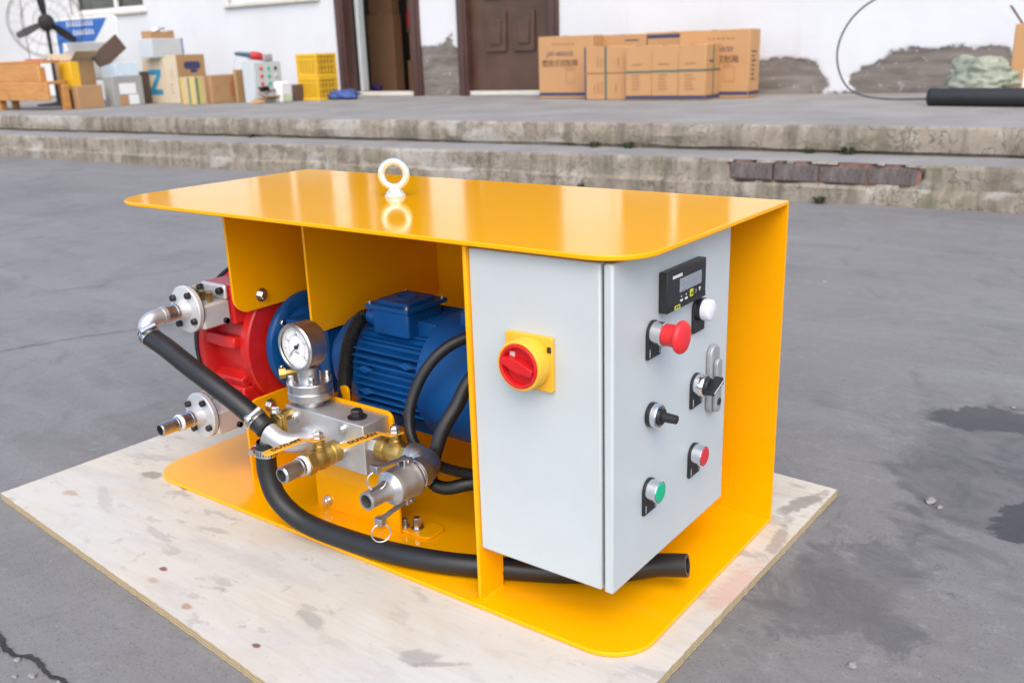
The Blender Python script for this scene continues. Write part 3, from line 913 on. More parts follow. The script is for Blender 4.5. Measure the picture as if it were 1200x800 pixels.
for a, b in ((0.447, 0.155), (0.525, 0.155), (0.447, 0.237), (0.525, 0.237)):
    bolt((a, b, 0.345), Z, 0.0036, 0.004, 'steel', False, tb, hexa=False)
MB().lathe((0.448, 0.174, 0.318), -X, [(0, 0.0155), (0.007, 0.0155), (0.008, 0.0135), (0.018, 0.0135), (0.022, 0.0120)], 24).build('cable_gland', 'blue_paint', tb)
bx2 = MB().box(0.596, 0.70, 0.192, 0.262, 0.300, 0.344).build('brake_box', 'blue_cowl', mc, bevel=0.004)
bolt((0.604, 0.200, 0.344), Z, 0.004, 0.003, 'steel', False, bx2, hexa=False)

# ---- corrugated conduits
def conduit(ctrl, r, pitch=0.0035, per=24):
    path = smooth_path(ctrl, per)
    # resample evenly
    pts = [path[0]]
    acc = 0.0
    stp = pitch / 2
    for a, b in zip(path[:-1], path[1:]):
        d = (b - a).length
        while acc + d >= stp:
            t = (stp - acc) / d
            a = a.lerp(b, t)
            pts.append(a.copy())
            d = (b - a).length
            acc = 0.0
        acc += d
    return MB().tube(pts, r, 14, True, rf=lambda i, t: r * (1.0 if i % 2 else 0.86)).build('conduit', 'conduit', mc, angle=60)
conduit([(0.428, 0.174, 0.318), (0.416, 0.163, 0.314), (0.412, 0.140, 0.285), (0.408, 0.128, 0.240), (0.406, 0.122, 0.19), (0.41, 0.118, 0.12), (0.43, 0.12, 0.05)], 0.0120)
conduit([(0.745, 0.130, 0.372), (0.705, 0.110, 0.350), (0.652, 0.098, 0.322), (0.610, 0.094, 0.280), (0.578, 0.096, 0.226), (0.567, 0.100, 0.183), (0.574, 0.104, 0.152), (0.600, 0.112, 0.128), (0.650, 0.130, 0.116), (0.76, 0.16, 0.118)], 0.0085)
conduit([(0.755, 0.085, 0.345), (0.704, 0.080, 0.286), (0.679, 0.080, 0.246), (0.649, 0.082, 0.203), (0.616, 0.098, 0.150), (0.582, 0.124, 0.105), (0.578, 0.132, 0.080), (0.607, 0.132, 0.080), (0.655, 0.132, 0.100), (0.76, 0.140, 0.135)], 0.0105)

# ---- manifold bracket and block
BY = 0.083
MB().prism(rrect(0.362, TP, 0.549, 0.207, (0, 0, 0.014, 0.006)), (0, BY, 0), X, Z, Y, 0.005).build('manifold_bracket', 'yellow', mc, bevel=0.0008)
MB().prism(rrect(0.475, BY + 0.0055, 0.60, BY + 0.05, 0.012), (0, 0, TP + 0.0002), X, Y, Z, 0.005).build('bracket_foot', 'yellow', mc, bevel=0.001)
MB().prism(rrect(0.405, 0.160, 0.425, 0.215, (0, 0, 0.009, 0.009)), (0, BY + 0.03, 0), X, Z, Y, 0.005).build('bracket_tab', 'yellow', mc, bevel=0.0008)
for p in ((0.388, BY, 0.020), (0.512, BY, 0.020)):
    bolt(p, -Y, 0.0062, 0.007, 'zinc', True, hexa=False)
bolt((0.563, 0.106, 0.0112), Z, 0.0065, 0.016, 'steel', True)
bolt((0.545, 0.098, 0.0112), Z, 0.005, 0.012, 'steel', True)
bolt((0.561, 0.1, 0.2), Y, 0.005, 0.01, 'steel', True)
blk = MB().box(0.372, 0.541, 0.030, 0.0825, 0.124, 0.202).build('manifold_block', 'block_alu', mc, bevel=0.0015)
bolt((0.508, 0.052, 0.202), Z, 0.0095, 0.011, 'black_plastic', True, blk, 'plug')
bolt((0.499, 0.030, 0.190), -Y, 0.0055, 0.004, 'zinc', True, blk, hexa=False)
bolt((0.392, 0.030, 0.187), -Y, 0.0065, 0.004, 'zinc', True, blk, hexa=False)
for p, a in (((0.470, 0.030, 0.128), -Y),):
    pass

# ---- pressure gauge with diaphragm seal
sx, sy = 0.404, 0.056
seal = MB()
seal.lathe((sx, sy, 0.202), Z, [(0.0002, 0.020), (0.010, 0.020), (0.010, 0.024), (0.012, 0.035), (0.0230, 0.035), (0.0245, 0.034), (0.0250, 0.033), (0.0262, 0.034), (0.0270, 0.035), (0.0375, 0.035), (0.039, 0.034), (0.039, 0.0185), (0.060, 0.0185), (0.062, 0.017), (0.062, 0.009), (0.075, 0.009)], 40)
seal = seal.build('gauge_seal', 'steel', mc, angle=30)
for i in range(4):
    g = 2 * PI * (i + 0.62) / 4
    bolt((sx + 0.0275 * math.cos(g), sy + 0.0275 * math.sin(g), 0.241), Z, 0.0048, 0.009, 'zinc', True, seal, hexa=False)
gn = MB()
gn.lathe((sx - 0.032, sy - 0.018, 0.252), Vector((-0.6, -0.8, 0)), [(-0.02, 0.005), (0, 0.005), (0, 0.009), (0.010, 0.009)], 6)
gn.build('bleed_screw', 'brass', seal)
gc = Vector((0.409, 0.030, 0.300))
gau = MB()
gau.lathe(gc, Y, [(0.000, 0.0315), (-0.002, 0.0325), (-0.002, 0.0350), (0.001, 0.0368), (0.007, 0.0368), (0.009, 0.0350), (0.033, 0.0350), (0.037, 0.0325), (0.038, 0.0)], 56, caps=False)
gau.lathe((sx, sy - 0.006, 0.262), Z, [(0, 0.0075), (0.012, 0.0075)], 20)
gau = gau.build('pressure_gauge', 'steel', mc, angle=30)
MB().lathe(gc, Y, [(0.0045, 0.0345), (0.0050, 0.0345)], 48).build('dial', 'dial', gau)
mk = MB()
for i in range(41):
    g = R(225 - 270 * i / 40)
    r0 = 0.0225 if i % 10 == 0 else (0.0243 if i % 5 == 0 else 0.0258)
    r1 = 0.0278
    wd_ = 0.0004 if i % 5 == 0 else 0.0002
    d = Vector((math.cos(g), 0, math.sin(g))); s = Vector((-d.z, 0, d.x))
    o = gc + Vector((0, 0.0041, 0))
    mk.add([o + d * r0 - s * wd_, o + d * r1 - s * wd_, o + d * r1 + s * wd_, o + d * r0 + s * wd_], [(0, 1, 2, 3)])
mk.build('scale_marks', 'print_black', gau)
mk = MB()
for i in range(30):
    g0_, g1_ = R(225 - 270 * i / 30), R(225 - 270 * (i + 0.55) / 30)
    o = gc + Vector((0, 0.0042, 0))
    q = [o + Vector((math.cos(g), 0, math.sin(g))) * r for g, r in ((g0_, 0.0178), (g0_, 0.0185), (g1_, 0.0185), (g1_, 0.0178))]
    mk.add(q, [(0, 1, 2, 3)])
mk.build('scale_marks', 'print_red', gau)
for i, s in enumerate(('0', '0.4', '0.8', '1.2', '1.6')):
    g = R(225 - 270 * i / 4)
    text('lettering', s, 'print_black', gc + Vector((0.0195 * math.cos(g), 0.0040, 0.0195 * math.sin(g))), X, Z, 0.0052, gau)
text('lettering', 'MPa', 'print_black', gc + Vector((0, 0.0040, -0.009)), X, Z, 0.005, gau)
g = R(222)
nd = MB()
d = Vector((math.cos(g), 0, math.sin(g))); s = Vector((-d.z, 0, d.x))
nd.prism([(-0.009, -0.0016), (-0.004, -0.0006), (0.023, -0.0003), (0.023, 0.0003), (-0.004, 0.0006), (-0.009, 0.0016)], gc + Vector((0, 0.0022, 0)), d, s, Y, 0.0005)
nd.lathe(gc, Y, [(0.0012, 0.003), (0.0045, 0.003)], 16)
nd.build('needle', 'print_black', gau)

# ---- fittings
def barb(o, d, parent=None, mat='steel', L=0.05, r=0.0115, name='hose_barb', hollow=True):
    prof = [(0, r * 1.15), (0.004, r * 1.15), (0.005, r)]
    t = 0.010
    while t < L - 0.004:
        prof += [(t, r * 0.985), (t + 0.0030, r * 1.005)]
        t += 0.004
    prof += [(L - 0.002, r * 0.96), (L, r * 0.9)]
    if hollow:
        prof += [(L, r * 0.74), (L - 0.03, r * 0.74), (L - 0.03, 0.0)]
    return MB().lathe(o, d, prof, 28, caps=False).build(name, mat, parent or mc, angle=25)
def ball_valve(o, axis, parent, Lv=0.062, r=0.0165):
    """brass body along axis from o; returns the part"""
    b = MB()
    b.lathe(o, axis, [(0, r * 0.75), (0, r * 1.02), (0.014, r * 1.02), (0.015, r * 0.9), (0.019, r * 0.95), (0.026, r * 1.08), (0.036, r * 1.08), (0.043, r * 0.95), (0.047, r * 0.9)], 32)
    b.lathe(Vector(o) + Vector(axis) * 0.047, axis, [(0, r * 1.1), (Lv - 0.047, r * 1.1), (Lv - 0.047, r * 0.7)], 6)
    c = Vector(o) + Vector(axis) * 0.031
    b.lathe(c, Z, [(0.0, 0.011), (r + 0.004, 0.010), (r + 0.004, 0.0085), (r + 0.011, 0.0085)], 20)
    return b.build('ball_valve', 'brass', parent, bevel=0.0006, angle=30), c
def lever(c, d, r, parent, L=0.082):
    """yellow lever from the stem c (valve centre) along d, cranked upwards, with printed grip"""
    d = Vector(d).normalized()
    s = Z.cross(d)
    z0 = r + 0.012
    prof = [(-0.010, z0), (0.012, z0), (0.026, z0 + 0.007), (L, z0 + 0.004)]
    m = MB()
    th = 0.0022
    hw = [0.009, 0.0085, 0.0075, 0.0085]
    vs_ = []
    path = []
    for i, (t, z) in enumerate(prof):
        path.append((t, z, hw[i]))
    path.append((L + 0.006, z0 + 0.0035, 0.0045))
    for t, z, h in path:
        for sg, dz in ((-1, 0), (1, 0), (1, th), (-1, th)):
            vs_.append(c + d * t + s * (sg * h) + Z * (z + dz))
    fs = [(3, 2, 1, 0)]
    for i in range(len(path) - 1):
        for k in range(4):
            l = (k + 1) % 4
            fs.append((i * 4 + k, i * 4 + l, i * 4 + 4 + l, i * 4 + 4 + k))
    fs.append(tuple((len(path) - 1) * 4 + k for k in range(4)))
    m.add(vs_, fs)
    o = m.build('lever', 'handle_yellow', parent, bevel=0.0008)
    n = MB()
    n.lathe(c + Z * z0, Z, [(th + 0.0002, 0.0095), (th + 0.002, 0.0095), (th + 0.002, 0.0078), (th + 0.008, 0.0078), (th + 0.009, 0.0066)], 6)
    n.lathe(c + Z * z0, Z, [(th + 0.009, 0.004), (th + 0.0115, 0.004)], 16)
    n.build('stem_nut', 'zinc', parent, angle=25)
    # printed word on top of the grip
    mid = c + d * 0.053 + Z * (z0 + 0.0058 + th + 0.0006)
    ex = -d + Z * 0.06
    text('lettering', 'DUYLAN', 'print_black', mid, ex, -s, 0.0115, parent, bold=0.0004)
    return o

# straight valve on the front of the block
v1, c1 = ball_valve((0.489, 0.022, 0.156), -Y, mc)
MB().lathe((0.489, 0.0298, 0.156), -Y, [(0, 0.0155), (0.009, 0.0155)], 6).build('nipple', 'zinc', v1)
lever(c1, Vector((-0.18, -1, 0)), 0.0165, v1)
MB().lathe((0.489, -0.040, 0.156), -Y, [(0, 0.0145), (0.003, 0.0150), (0.0065, 0.0142), (0.0065, 0.012)], 28).build('seal_tape', 'tape', v1)
barb((0.489, -0.046, 0.156), -Y, v1, L=0.036, r=0.0122)
# valve on the end of the block with elbow and cam-lock coupling
v2, c2 = ball_valve((0.549, 0.056, 0.162), X, mc)
MB().lathe((0.5412, 0.056, 0.162), X, [(0, 0.0155), (0.009, 0.0155)], 6).build('nipple', 'zinc', v2)
lever(c2, Vector((-0.28, -1, 0)), 0.0165, v2)
el = []
for i in range(13):
    g = (PI / 2) * i / 12
    el.append((0.628 + 0.026 * math.sin(g), 0.056 - 0.026 * (1 - math.cos(g)), 0.162 - 0.001 * i / 12))
eb_ = MB().tube([(0.611, 0.056, 0.162)] + el + [(0.654, 0.018, 0.161)], 0.0185, 28)
eb_.lathe((0.609, 0.056, 0.162), X, [(0, 0.021), (0.014, 0.021), (0.016, 0.0185)], 28)
eb_.lathe((0.654, 0.030, 0.161), -Y, [(0, 0.0185), (0.002, 0.0215), (0.014, 0.0215), (0.016, 0.019)], 28)
eb_.build('elbow', 'cast_steel', v2, angle=40)
MB().lathe((0.654, 0.015, 0.161), -Y, [(0, 0.019), (0.004, 0.0195), (0.008, 0.0185), (0.008, 0.015)], 28).build('seal_tape', 'tape', v2)
cl = MB()
cl.lathe((0.654, 0.007, 0.161), -Y, [(0, 0.016), (0, 0.0255), (0.003, 0.027), (0.006, 0.0265), (0.010, 0.0245), (0.036, 0.0245), (0.042, 0.0235), (0.045, 0.020), (0.049, 0.0145), (0.056, 0.0125), (0.082, 0.0122), (0.085, 0.0128), (0.087, 0.0122), (0.087, 0.0092), (0.05, 0.0092), (0.05, 0.0)], 40, caps=False)
cl = cl.build('camlock_coupling', 'cast_steel', mc, angle=30)
for sg in (1, -1):
    a = Vector((0.654, -0.004, 0.161)) + Z * (sg * 0.026)
    lug = MB()
    lug.box(0.6465, 0.6495, -0.012, 0.004, *sorted((0.161 + sg * 0.020, 0.161 + sg * 0.033)))
    lug.box(0.6585, 0.6615, -0.012, 0.004, *sorted((0.161 + sg * 0.020, 0.161 + sg * 0.033)))
    lug.cyl((0.645, -0.004, 0.161 + sg * 0.029), (0.663, -0.004, 0.161 + sg * 0.029), 0.0025, 12)
    lug.build('lug', 'cast_steel', cl, bevel=0.0006)
    tip = Vector((0.654, -0.058, 0.161 + sg * 0.038))
    base = Vector((0.654, 0.002, 0.161 + sg * 0.030))
    dd = (tip - base).normalized()
    sd_ = X
    nn_ = dd.cross(sd_)
    arm = MB()
    arm.prism([(0, -0.0045), (0.05, -0.004), (0.062, -0.006), (0.062, 0.006), (0.05, 0.004), (0, 0.0045)], base, dd, sd_, nn_, 0.003)
    arm.box(0.6475, 0.6605, tip.y - 0.005, tip.y + 0.004, tip.z - 0.005, tip.z + 0.005)
    arm.build('cam_arm', 'cast_steel', cl, bevel=0.0008)
    MB().torus(tip + Vector((0.002, -0.002, -0.016)), Vector((0.75, -0.55, 0.1)), 0.0125, 0.0011, 32, 8).build('pull_ring', 'steel', cl)

# third outlet: aluminium tee in front of the block carrying both hoses
tee = MB()
tee.tube(smooth_path([(0.428, 0.031, 0.158), (0.426, 0.012, 0.158), (0.414, -0.004, 0.160), (0.398, -0.010, 0.165), (0.380, -0.0120, 0.174)], 8), 0.0148, 24)
tee.lathe((0.428, 0.0298, 0.158), -Y, [(0, 0.021), (0.008, 0.021), (0.010, 0.017)], 28)
tee.tube([(0.384, -0.010, 0.172), (0.370, -0.008, 0.158), (0.362, -0.006, 0.146)], 0.0105, 20)
tee = tee.build('hose_tee', 'aluminium', mc, angle=40)
bvt = MB()
bvt.box(0.378, 0.397, 0.004, 0.010, 0.166, 0.198)
bvt.prism([(-0.008, 0), (0.012, -0.004), (0.016, 0.024), (0.004, 0.03), (-0.010, 0.026)], (0.381, 0.0, 0.170), X, Z, Y, 0.004)
bvt.lathe((0.381, 0.029, 0.19), -Y, [(0, 0.009), (0.02, 0.009), (0.02, 0.011), (0.026, 0.011)], 6)
bvt.build('bleed_valve', 'brass', mc, bevel=0.001)
bolt((0.378, 0.006, 0.199), Z, 0.006, 0.007, 'zinc', True)

# ---- hoses
HR = 0.0158
h1 = smooth_path([(0.1315, -0.038, 0.302), (0.142, -0.038, 0.293), (0.178, -0.036, 0.280), (0.228, -0.033, 0.2575), (0.280, -0.028, 0.234), (0.328, -0.020, 0.208), (0.373, -0.0125, 0.178)], 10)
hose1 = MB().tube(h1, HR, 28).build('hose', 'rubber', mc)
h2c = [(0.3635, -0.006, 0.150), (0.361, -0.008, 0.132), (0.364, -0.011, 0.100), (0.379, -0.012, 0.066), (0.408, -0.007, 0.040), (0.45, 0.000, 0.026), (0.52, 0.006, 0.0225), (0.60, 0.016, 0.0222), (0.68, 0.037, 0.0222), (0.755, 0.070, 0.0222), (0.83, 0.108, 0.0222), (0.895, 0.143, 0.027), (0.945, 0.168, 0.040), (0.985, 0.180, 0.047)]
h2 = smooth_path(h2c, 10)
m = MB().tube(h2, HR, 28, cap=False)
# ring face at the open end and the bore
e, p_ = h2[-1], (h2[-1] - h2[-2]).normalized()
m.lathe(e, p_, [(0, HR), (0.0006, HR * 0.98), (0.0006, HR * 0.66), (-0.06, HR * 0.64), (-0.06, 0)], 28, caps=False)
hose2 = m.build('hose', 'rubber', mc)
def clamp(p, d, r, parent, side):
    m = MB()
    d = Vector(d).normalized()
    m.lathe(Vector(p) - d * 0.006, d, [(0, r), (0, r + 0.0012), (0.012, r + 0.0012), (0.012, r)], 32, caps=False)
    s = Vector(side).normalized()
    s = (s - d * s.dot(d)).normalized()
    t = d.cross(s)
    c = Vector(p) + s * (r + 0.0045)
    m.cyl(c - t * 0.010, c + t * 0.010, 0.0045, 12)
    m.cyl(c + t * 0.010, c + t * 0.016, 0.0058, 6)
    # slots of the worm drive
    o = m.build('hose_clamp', 'zinc', parent, angle=30)
    k = MB()
    for i in range(26):
        g = 2 * PI * i / 26
        dd = s * math.cos(g) + t * math.sin(g)
        tt = d.cross(dd)
        q = Vector(p) + dd * (r + 0.00135)
        k.add([q - d * 0.0035 - tt * 0.0006, q + d * 0.0035 - tt * 0.0006, q + d * 0.0035 + tt * 0.0006, q - d * 0.0035 + tt * 0.0006], [(0, 1, 2, 3)])
    k.build('worm_slots', 'print_black', o)
clamp(h1[8], h1[9] - h1[7], HR + 0.0003, hose1, (0.6, -0.3, 0.9))
clamp(h1[-5], h1[-4] - h1[-6], HR + 0.0003, hose1, (0.2, -0.5, 1))
clamp(h2[9], h2[10] - h2[8], HR + 0.0003, hose2, (-1, -0.6, 0))
# collars where the rubber ends
MB().torus(h1[-1], h1[-1] - h1[-3], HR * 0.82, 0.004, 32, 10).build('collar', 'gasket', hose1)

# ---- pump ports
def port(zc, lower):
    pb = MB()
    # saddle block with a cut-out window that shows the fittings
    pb.box(0.094, 0.166, 0.046, 0.1000, zc - 0.033, zc + 0.008)
    pb.box(0.094, 0.101, 0.046, 0.1000, zc + 0.008, zc + 0.029)
    pb.box(0.101, 0.166, 0.0925, 0.1000, zc + 0.008, zc + 0.034)
    o = pb.build('port_block', 'pale_alu', mc, bevel=0.006)
    for a, b in ((0.104, 0.024), (0.158, 0.024), (0.104, -0.026), (0.158, -0.026)):
        if b > 0:
            bolt((a, 0.0925, zc + b), -Y, 0.006, 0.009, 'black_plastic', False, o, hexa=False)
        else:
            bolt((0.1662, 0.088, zc + b), X, 0.005, 0.006, 'black_plastic', False, o, hexa=False)
    f = MB()
    f.lathe((0.130, 0.046, zc), -Y, [(0, 0.02), (0, 0.040), (0.0075, 0.040), (0.009, 0.0385), (0.009, 0.018), (0.012, 0.0165), (0.022, 0.0125), (0.026, 0.012)], 48)
    fl = f.build('port_flange', 'pale_alu', mc, angle=30)
    MB().lathe((0.130, 0.0468, zc), -Y, [(0, 0.0404), (0.0012, 0.0404)], 48).build('joint', 'gasket', fl)
    for i in range(4):
        g = R(45 + 90 * i + 12)
        bolt((0.130 + 0.031 * math.cos(g), 0.037, zc + 0.031 * math.sin(g)), -Y, 0.0055, 0.007, 'black_plastic', False, fl, hexa=False)
    if not lower:
        k = MB()
        for i in range(5):
            k.lathe((0.112 + 0.010 * i, 0.072 + 0.006 * (i % 2), zc + 0.008), Z, [(0, 0.0045), (0.010, 0.0045), (0.012, 0.006), (0.016, 0.006)], 6)
        k.build('fitting', 'brass', o)
    n = MB()
    n.lathe((0.130, 0.021, zc), -Y, [(0, 0.0125), (0.001, 0.0145), (0.004, 0.0145), (0.005, 0.013), (0.018, 0.013), (0.019, 0.0146), (0.022, 0.0146), (0.023, 0.0125)], 28)
    n.build('nozzle', 'steel', fl, angle=30)
    return fl
pu = port(0.3195, False)
pl = port(0.1300, True)
ebw = []
for i in range(11):
    g = (PI / 2) * i / 10
    ebw.append((0.130, -0.020 - 0.018 * math.sin(g), 0.3195 - 0.018 * (1 - math.cos(g))))
MB().tube([(0.130, 0.000, 0.3195)] + ebw + [(0.1325, -0.0382, 0.294)], 0.0128, 24).lathe((0.130, 0.000, 0.3195), -Y, [(0, 0.0145), (0.007, 0.0145)], 28).build('elbow', 'aluminium', pu, angle=40)
MB().lathe((0.130, 0.000, 0.1300), -Y, [(0, 0.0145), (0.004, 0.015), (0.007, 0.014), (0.007, 0.011)], 28).build('seal_tape', 'tape', pl)
barb((0.130, -0.006, 0.1300), -Y, pl, L=0.035, r=0.0112)

# ---- control cabinet
cy0, cy1, cz0, cz1 = 0.014, 0.323, 0.084, 0.489
MB().box(0.7668, 0.9520, cy0, cy1, cz0, cz1).build('cabinet_body', 'cabinet', mc, bevel=0.0025)
MB().box(0.9520, 0.9553, cy0 + 0.006, cy1 - 0.006, cz0 + 0.006, cz1 - 0.006).build('door_seal', 'gasket', mc)
MB().box(0.9555, 0.9680, cy0, cy1, cz0 - 0.001, cz1).build('cabinet_door', 'cabinet', mc, bevel=0.003, seg=3)
FX = 0.968
# main switch on the side of the cabinet
sw = MB().prism(rrect(0.8235, 0.3285, 0.8905, 0.3955, 0.003), (0, cy0 - 0.0002, 0), X, Z, -Y, 0.006)
sc = Vector((0.857, cy0 - 0.006, 0.362))
sw.lathe(sc, -Y, [(0, 0.0315), (0.003, 0.0315), (0.020, 0.0305), (0.0215, 0.0295), (0.0215, 0.027), (0.010, 0.027)], 48, caps=False)
sw = sw.build('main_switch', 'switch_yellow', mc, bevel=0.0008)
kn = MB()
kn.lathe(sc, -Y, [(0.004, 0.0268), (0.0225, 0.0268), (0.0232, 0.0262), (0.0232, 0.0235), (0.0225, 0.0230), (0.0125, 0.0225), (0.0125, 0.0)], 48, caps=False)
kn.prism([(-0.022, -0.004), (0, -0.0075), (0.022, -0.004), (0.022, 0.004), (0, 0.0075), (-0.022, 0.004)], sc + Vector((0, -0.0125, 0)), Vector((0.97, 0, -0.25)).normalized(), Vector((0.25, 0, 0.97)).normalized(), -Y, 0.0125)
kn.build('switch_knob', 'switch_red', sw, bevel=0.0012)
MB().box(sc.x - 0.0175, sc.x - 0.0105, sc.y - 0.0133, sc.y - 0.0125, sc.z + 0.006, sc.z + 0.014).build('switch_mark', 'print_white', sw)
MB().box(0.884, 0.8895, cy0 - 0.0070, cy0 - 0.0061, 0.3775, 0.3845).build('padlock_slot', 'print_black', sw)
# panel meter
dm = MB().box(FX + 0.0002, FX + 0.012, 0.1185, 0.2225, 0.4095, 0.4595).build('panel_meter', 'black_plastic', mc, bevel=0.0015)
fx = FX + 0.0122
MB().box(fx, fx + 0.0004, 0.1205, 0.2205, 0.4105, 0.4165).build('meter_strip', 'gasket', dm)
MB().box(fx, fx + 0.0006, 0.1490, 0.2075, 0.4300, 0.4465).build('screen', 'lcd', dm)
sg = MB()
for i in range(6):
    y0 = 0.1525 + i * 0.0090
    for a, b, c_, d_ in ((0.0005, 0.0055, 0.4440, 0.4447), (0.0005, 0.0055, 0.4378, 0.4385), (0.0005, 0.0055, 0.4318, 0.4325), (0, 0.0008, 0.4320, 0.4445), (0.0052, 0.006, 0.4320, 0.4445)):
        sg.box(fx + 0.0006, fx + 0.0008, y0 + a, y0 + b, c_, d_)
sg.build('digits', 'lcd_segment', dm, smooth=False)
kp = MB()
for i, y in enumerate((0.181, 0.192, 0.2025)):
    kp.mat(1 if i == 0 else 0).box(fx, fx + 0.0007, y - 0.0042, y + 0.0042, 0.4185, 0.4275)
kp.build('keypad', ['print_black', 'print_yellow'], dm, bevel=0.0002)
for y, s in ((0.181, '\u25B2'), (0.192, '\u27F3'), (0.2025, '\u25BC')):
    text('lettering', s, 'print_white' if y > 0.185 else 'print_black', (fx + 0.0009, y, 0.4228), Y, Z, 0.0068, dm)
lb = MB()
for y in (0.1545, 0.1670):
    lb.box(fx, fx + 0.0004, y - 0.0032, y + 0.0032, 0.4180, 0.4205)
    lb.box(fx, fx + 0.0004, y - 0.0006, y + 0.0006, 0.4232, 0.4250)
lb.build('meter_marks', 'print_white', dm, smooth=False)
for i in range(7):
    MB().box(fx, fx + 0.0004, 0.1310 + i * 0.0036, 0.1337 + i * 0.0036, 0.4495, 0.4530).build('brand_print', 'print_white', dm)
MB().box(fx + 0.0004, fx + 0.0008, 0.1360, 0.1500, 0.4108, 0.4158).build('meter_label', 'print_yellow', dm)
for y in (0.1385, 0.1440):
    MB().box(fx + 0.0008, fx + 0.0010, y, y + 0.0035, 0.4118, 0.4148).build('label_print', 'print_black', dm)

def legend(y, z):
    """black legend plate: round collar seat with a squared tab below"""
    r = 0.0155
    poly = [(r * math.cos(R(a)), r * math.sin(R(a))) for a in range(0, 181, 12)] + [(-r, -0.030), (r, -0.030)]
    m = MB().prism(poly, (FX + 0.0002, y, z), Y, Z, X, 0.004)
    return m
def button(y, z, kindb):
    m = legend(y, z)
    root = m.build({'estop': 'emergency_stop', 'sel': 'selector_switch', 'lamp': 'indicator_lamp', 'push': 'push_button', 'pushr': 'push_button'}[kindb], 'black_plastic', mc, bevel=0.0005)
    if kindb != 'lamp':
        w_ = MB()
        for a in (-0.0120, 0.0115):
            w_.box(FX + 0.0043, FX + 0.0046, y + a, y + a + 0.0006, z - 0.0275, z - 0.0175)
        w_.build('legend_mark', 'print_white', root, smooth=False)
    o = (FX + 0.0044, y, z)
    if kindb == 'estop':
        MB().lathe(o, X, [(0, 0.0145), (0.013, 0.0145), (0.0135, 0.0135)], 36).build('collar', 'chrome', root)
        MB().lathe(o, X, [(0.0136, 0.0130), (0.0270, 0.0135), (0.0290, 0.0150), (0.0310, 0.0185), (0.0330, 0.0198), (0.0350, 0.0198), (0.0375, 0.0185), (0.0390, 0.0150), (0.0398, 0.008), (0.0400, 0)], 48).build('mushroom_head', 'estop_red', root, angle=50)
    elif kindb == 'sel':
        MB().lathe(o, X, [(0, 0.0145), (0.0115, 0.0145), (0.0125, 0.0138)], 36).build('collar', 'chrome', root)
        k = MB().lathe(o, X, [(0.0118, 0.0118), (0.0165, 0.0118), (0.0175, 0.0108)], 32)
        k.prism([(-0.0135, -0.0030), (0.0185, -0.0046), (0.0185, 0.0046), (-0.0135, 0.0030)], (o[0] + 0.0165, y, z), Vector((0, 0.94, 0.34)), Vector((0, -0.34, 0.94)), X, 0.012)
        k.build('selector_knob', 'black_plastic', root, bevel=0.0012)
        MB().box(-0.012, 0.017, -0.0008, 0.0008, 0, 0.0004, Matrix(((0, 0, 1, o[0] + 0.0286), (0.94, -0.34, 0, y), (0.34, 0.94, 0, z), (0, 0, 0, 1)))).build('pointer_line', 'print_white', root)
    elif kindb == 'lamp':
        MB().lathe(o, X, [(-0.004, 0.0150), (0.0055, 0.0150), (0.006, 0.0142)], 36).build('collar', 'black_plastic', root)
        MB().lathe(o, X, [(0.0060, 0.0140), (0.0140, 0.0140), (0.0165, 0.0132), (0.0175, 0.0110), (0.0180, 0.0)], 36).build('lens', 'lens_white', root, angle=50)
    else:
        MB().lathe(o, X, [(0, 0.0142), (0.0125, 0.0142), (0.0132, 0.0136), (0.0132, 0.0126), (0.0115, 0.0126)], 36, caps=False).build('collar', 'chrome', root)
        MB().lathe(o, X, [(0.006, 0.0125), (0.0135, 0.0124), (0.0142, 0.0116), (0.0142, 0.0)], 36).build('cap', 'lens_green' if kindb == 'push' else 'lens_red', root)
button(0.1035, 0.390, 'estop')
button(0.2235, 0.391, 'lamp')
button(0.2235, 0.2885, 'sel')
button(0.2225, 0.190, 'pushr')
button(0.0985, 0.189, 'push')
# speed dial without a plate
pk = MB().lathe((FX + 0.0002, 0.1030, 0.2870), X, [(0, 0.0155), (0.006, 0.0155)], 36).build('speed_dial', 'black_plastic', mc)
MB().lathe((FX + 0.0062, 0.1030, 0.2870), X, [(0, 0.0150), (0.006, 0.0150), (0.0075, 0.0138), (0.0075, 0.0110), (0.0070, 0.0105), (0.0070, 0)], 36, caps=False).build('dial_ring', 'chrome', pk)
MB().lathe((FX + 0.0130, 0.1030, 0.2870), X, [(0, 0.0106), (0.004, 0.0100), (0.0045, 0.0062), (0.022, 0.0055), (0.0225, 0.005)], 28).build('dial_knob', 'black_plastic', pk)
# door latch
lt = MB().prism(rrect(-0.0135, -0.052, 0.0135, 0.044, 0.0133, 10), (FX + 0.0002, 0.2690, 0.2870), Y, Z, X, 0.008).build('door_latch', 'latch_metal', mc, bevel=0.002)
MB().prism(rrect(-0.0085, -0.050, 0.0085, 0.026, 0.008, 8), (FX + 0.0082, 0.2700, 0.2870), Y, Z, X, 0.006).build('latch_handle', 'latch_metal', lt, bevel=0.0015)
MB().lathe((FX + 0.0142, 0.2700, 0.2520), X, [(0, 0.0050), (0.001, 0.0050)], 20).build('latch_lock', 'black_plastic', lt)

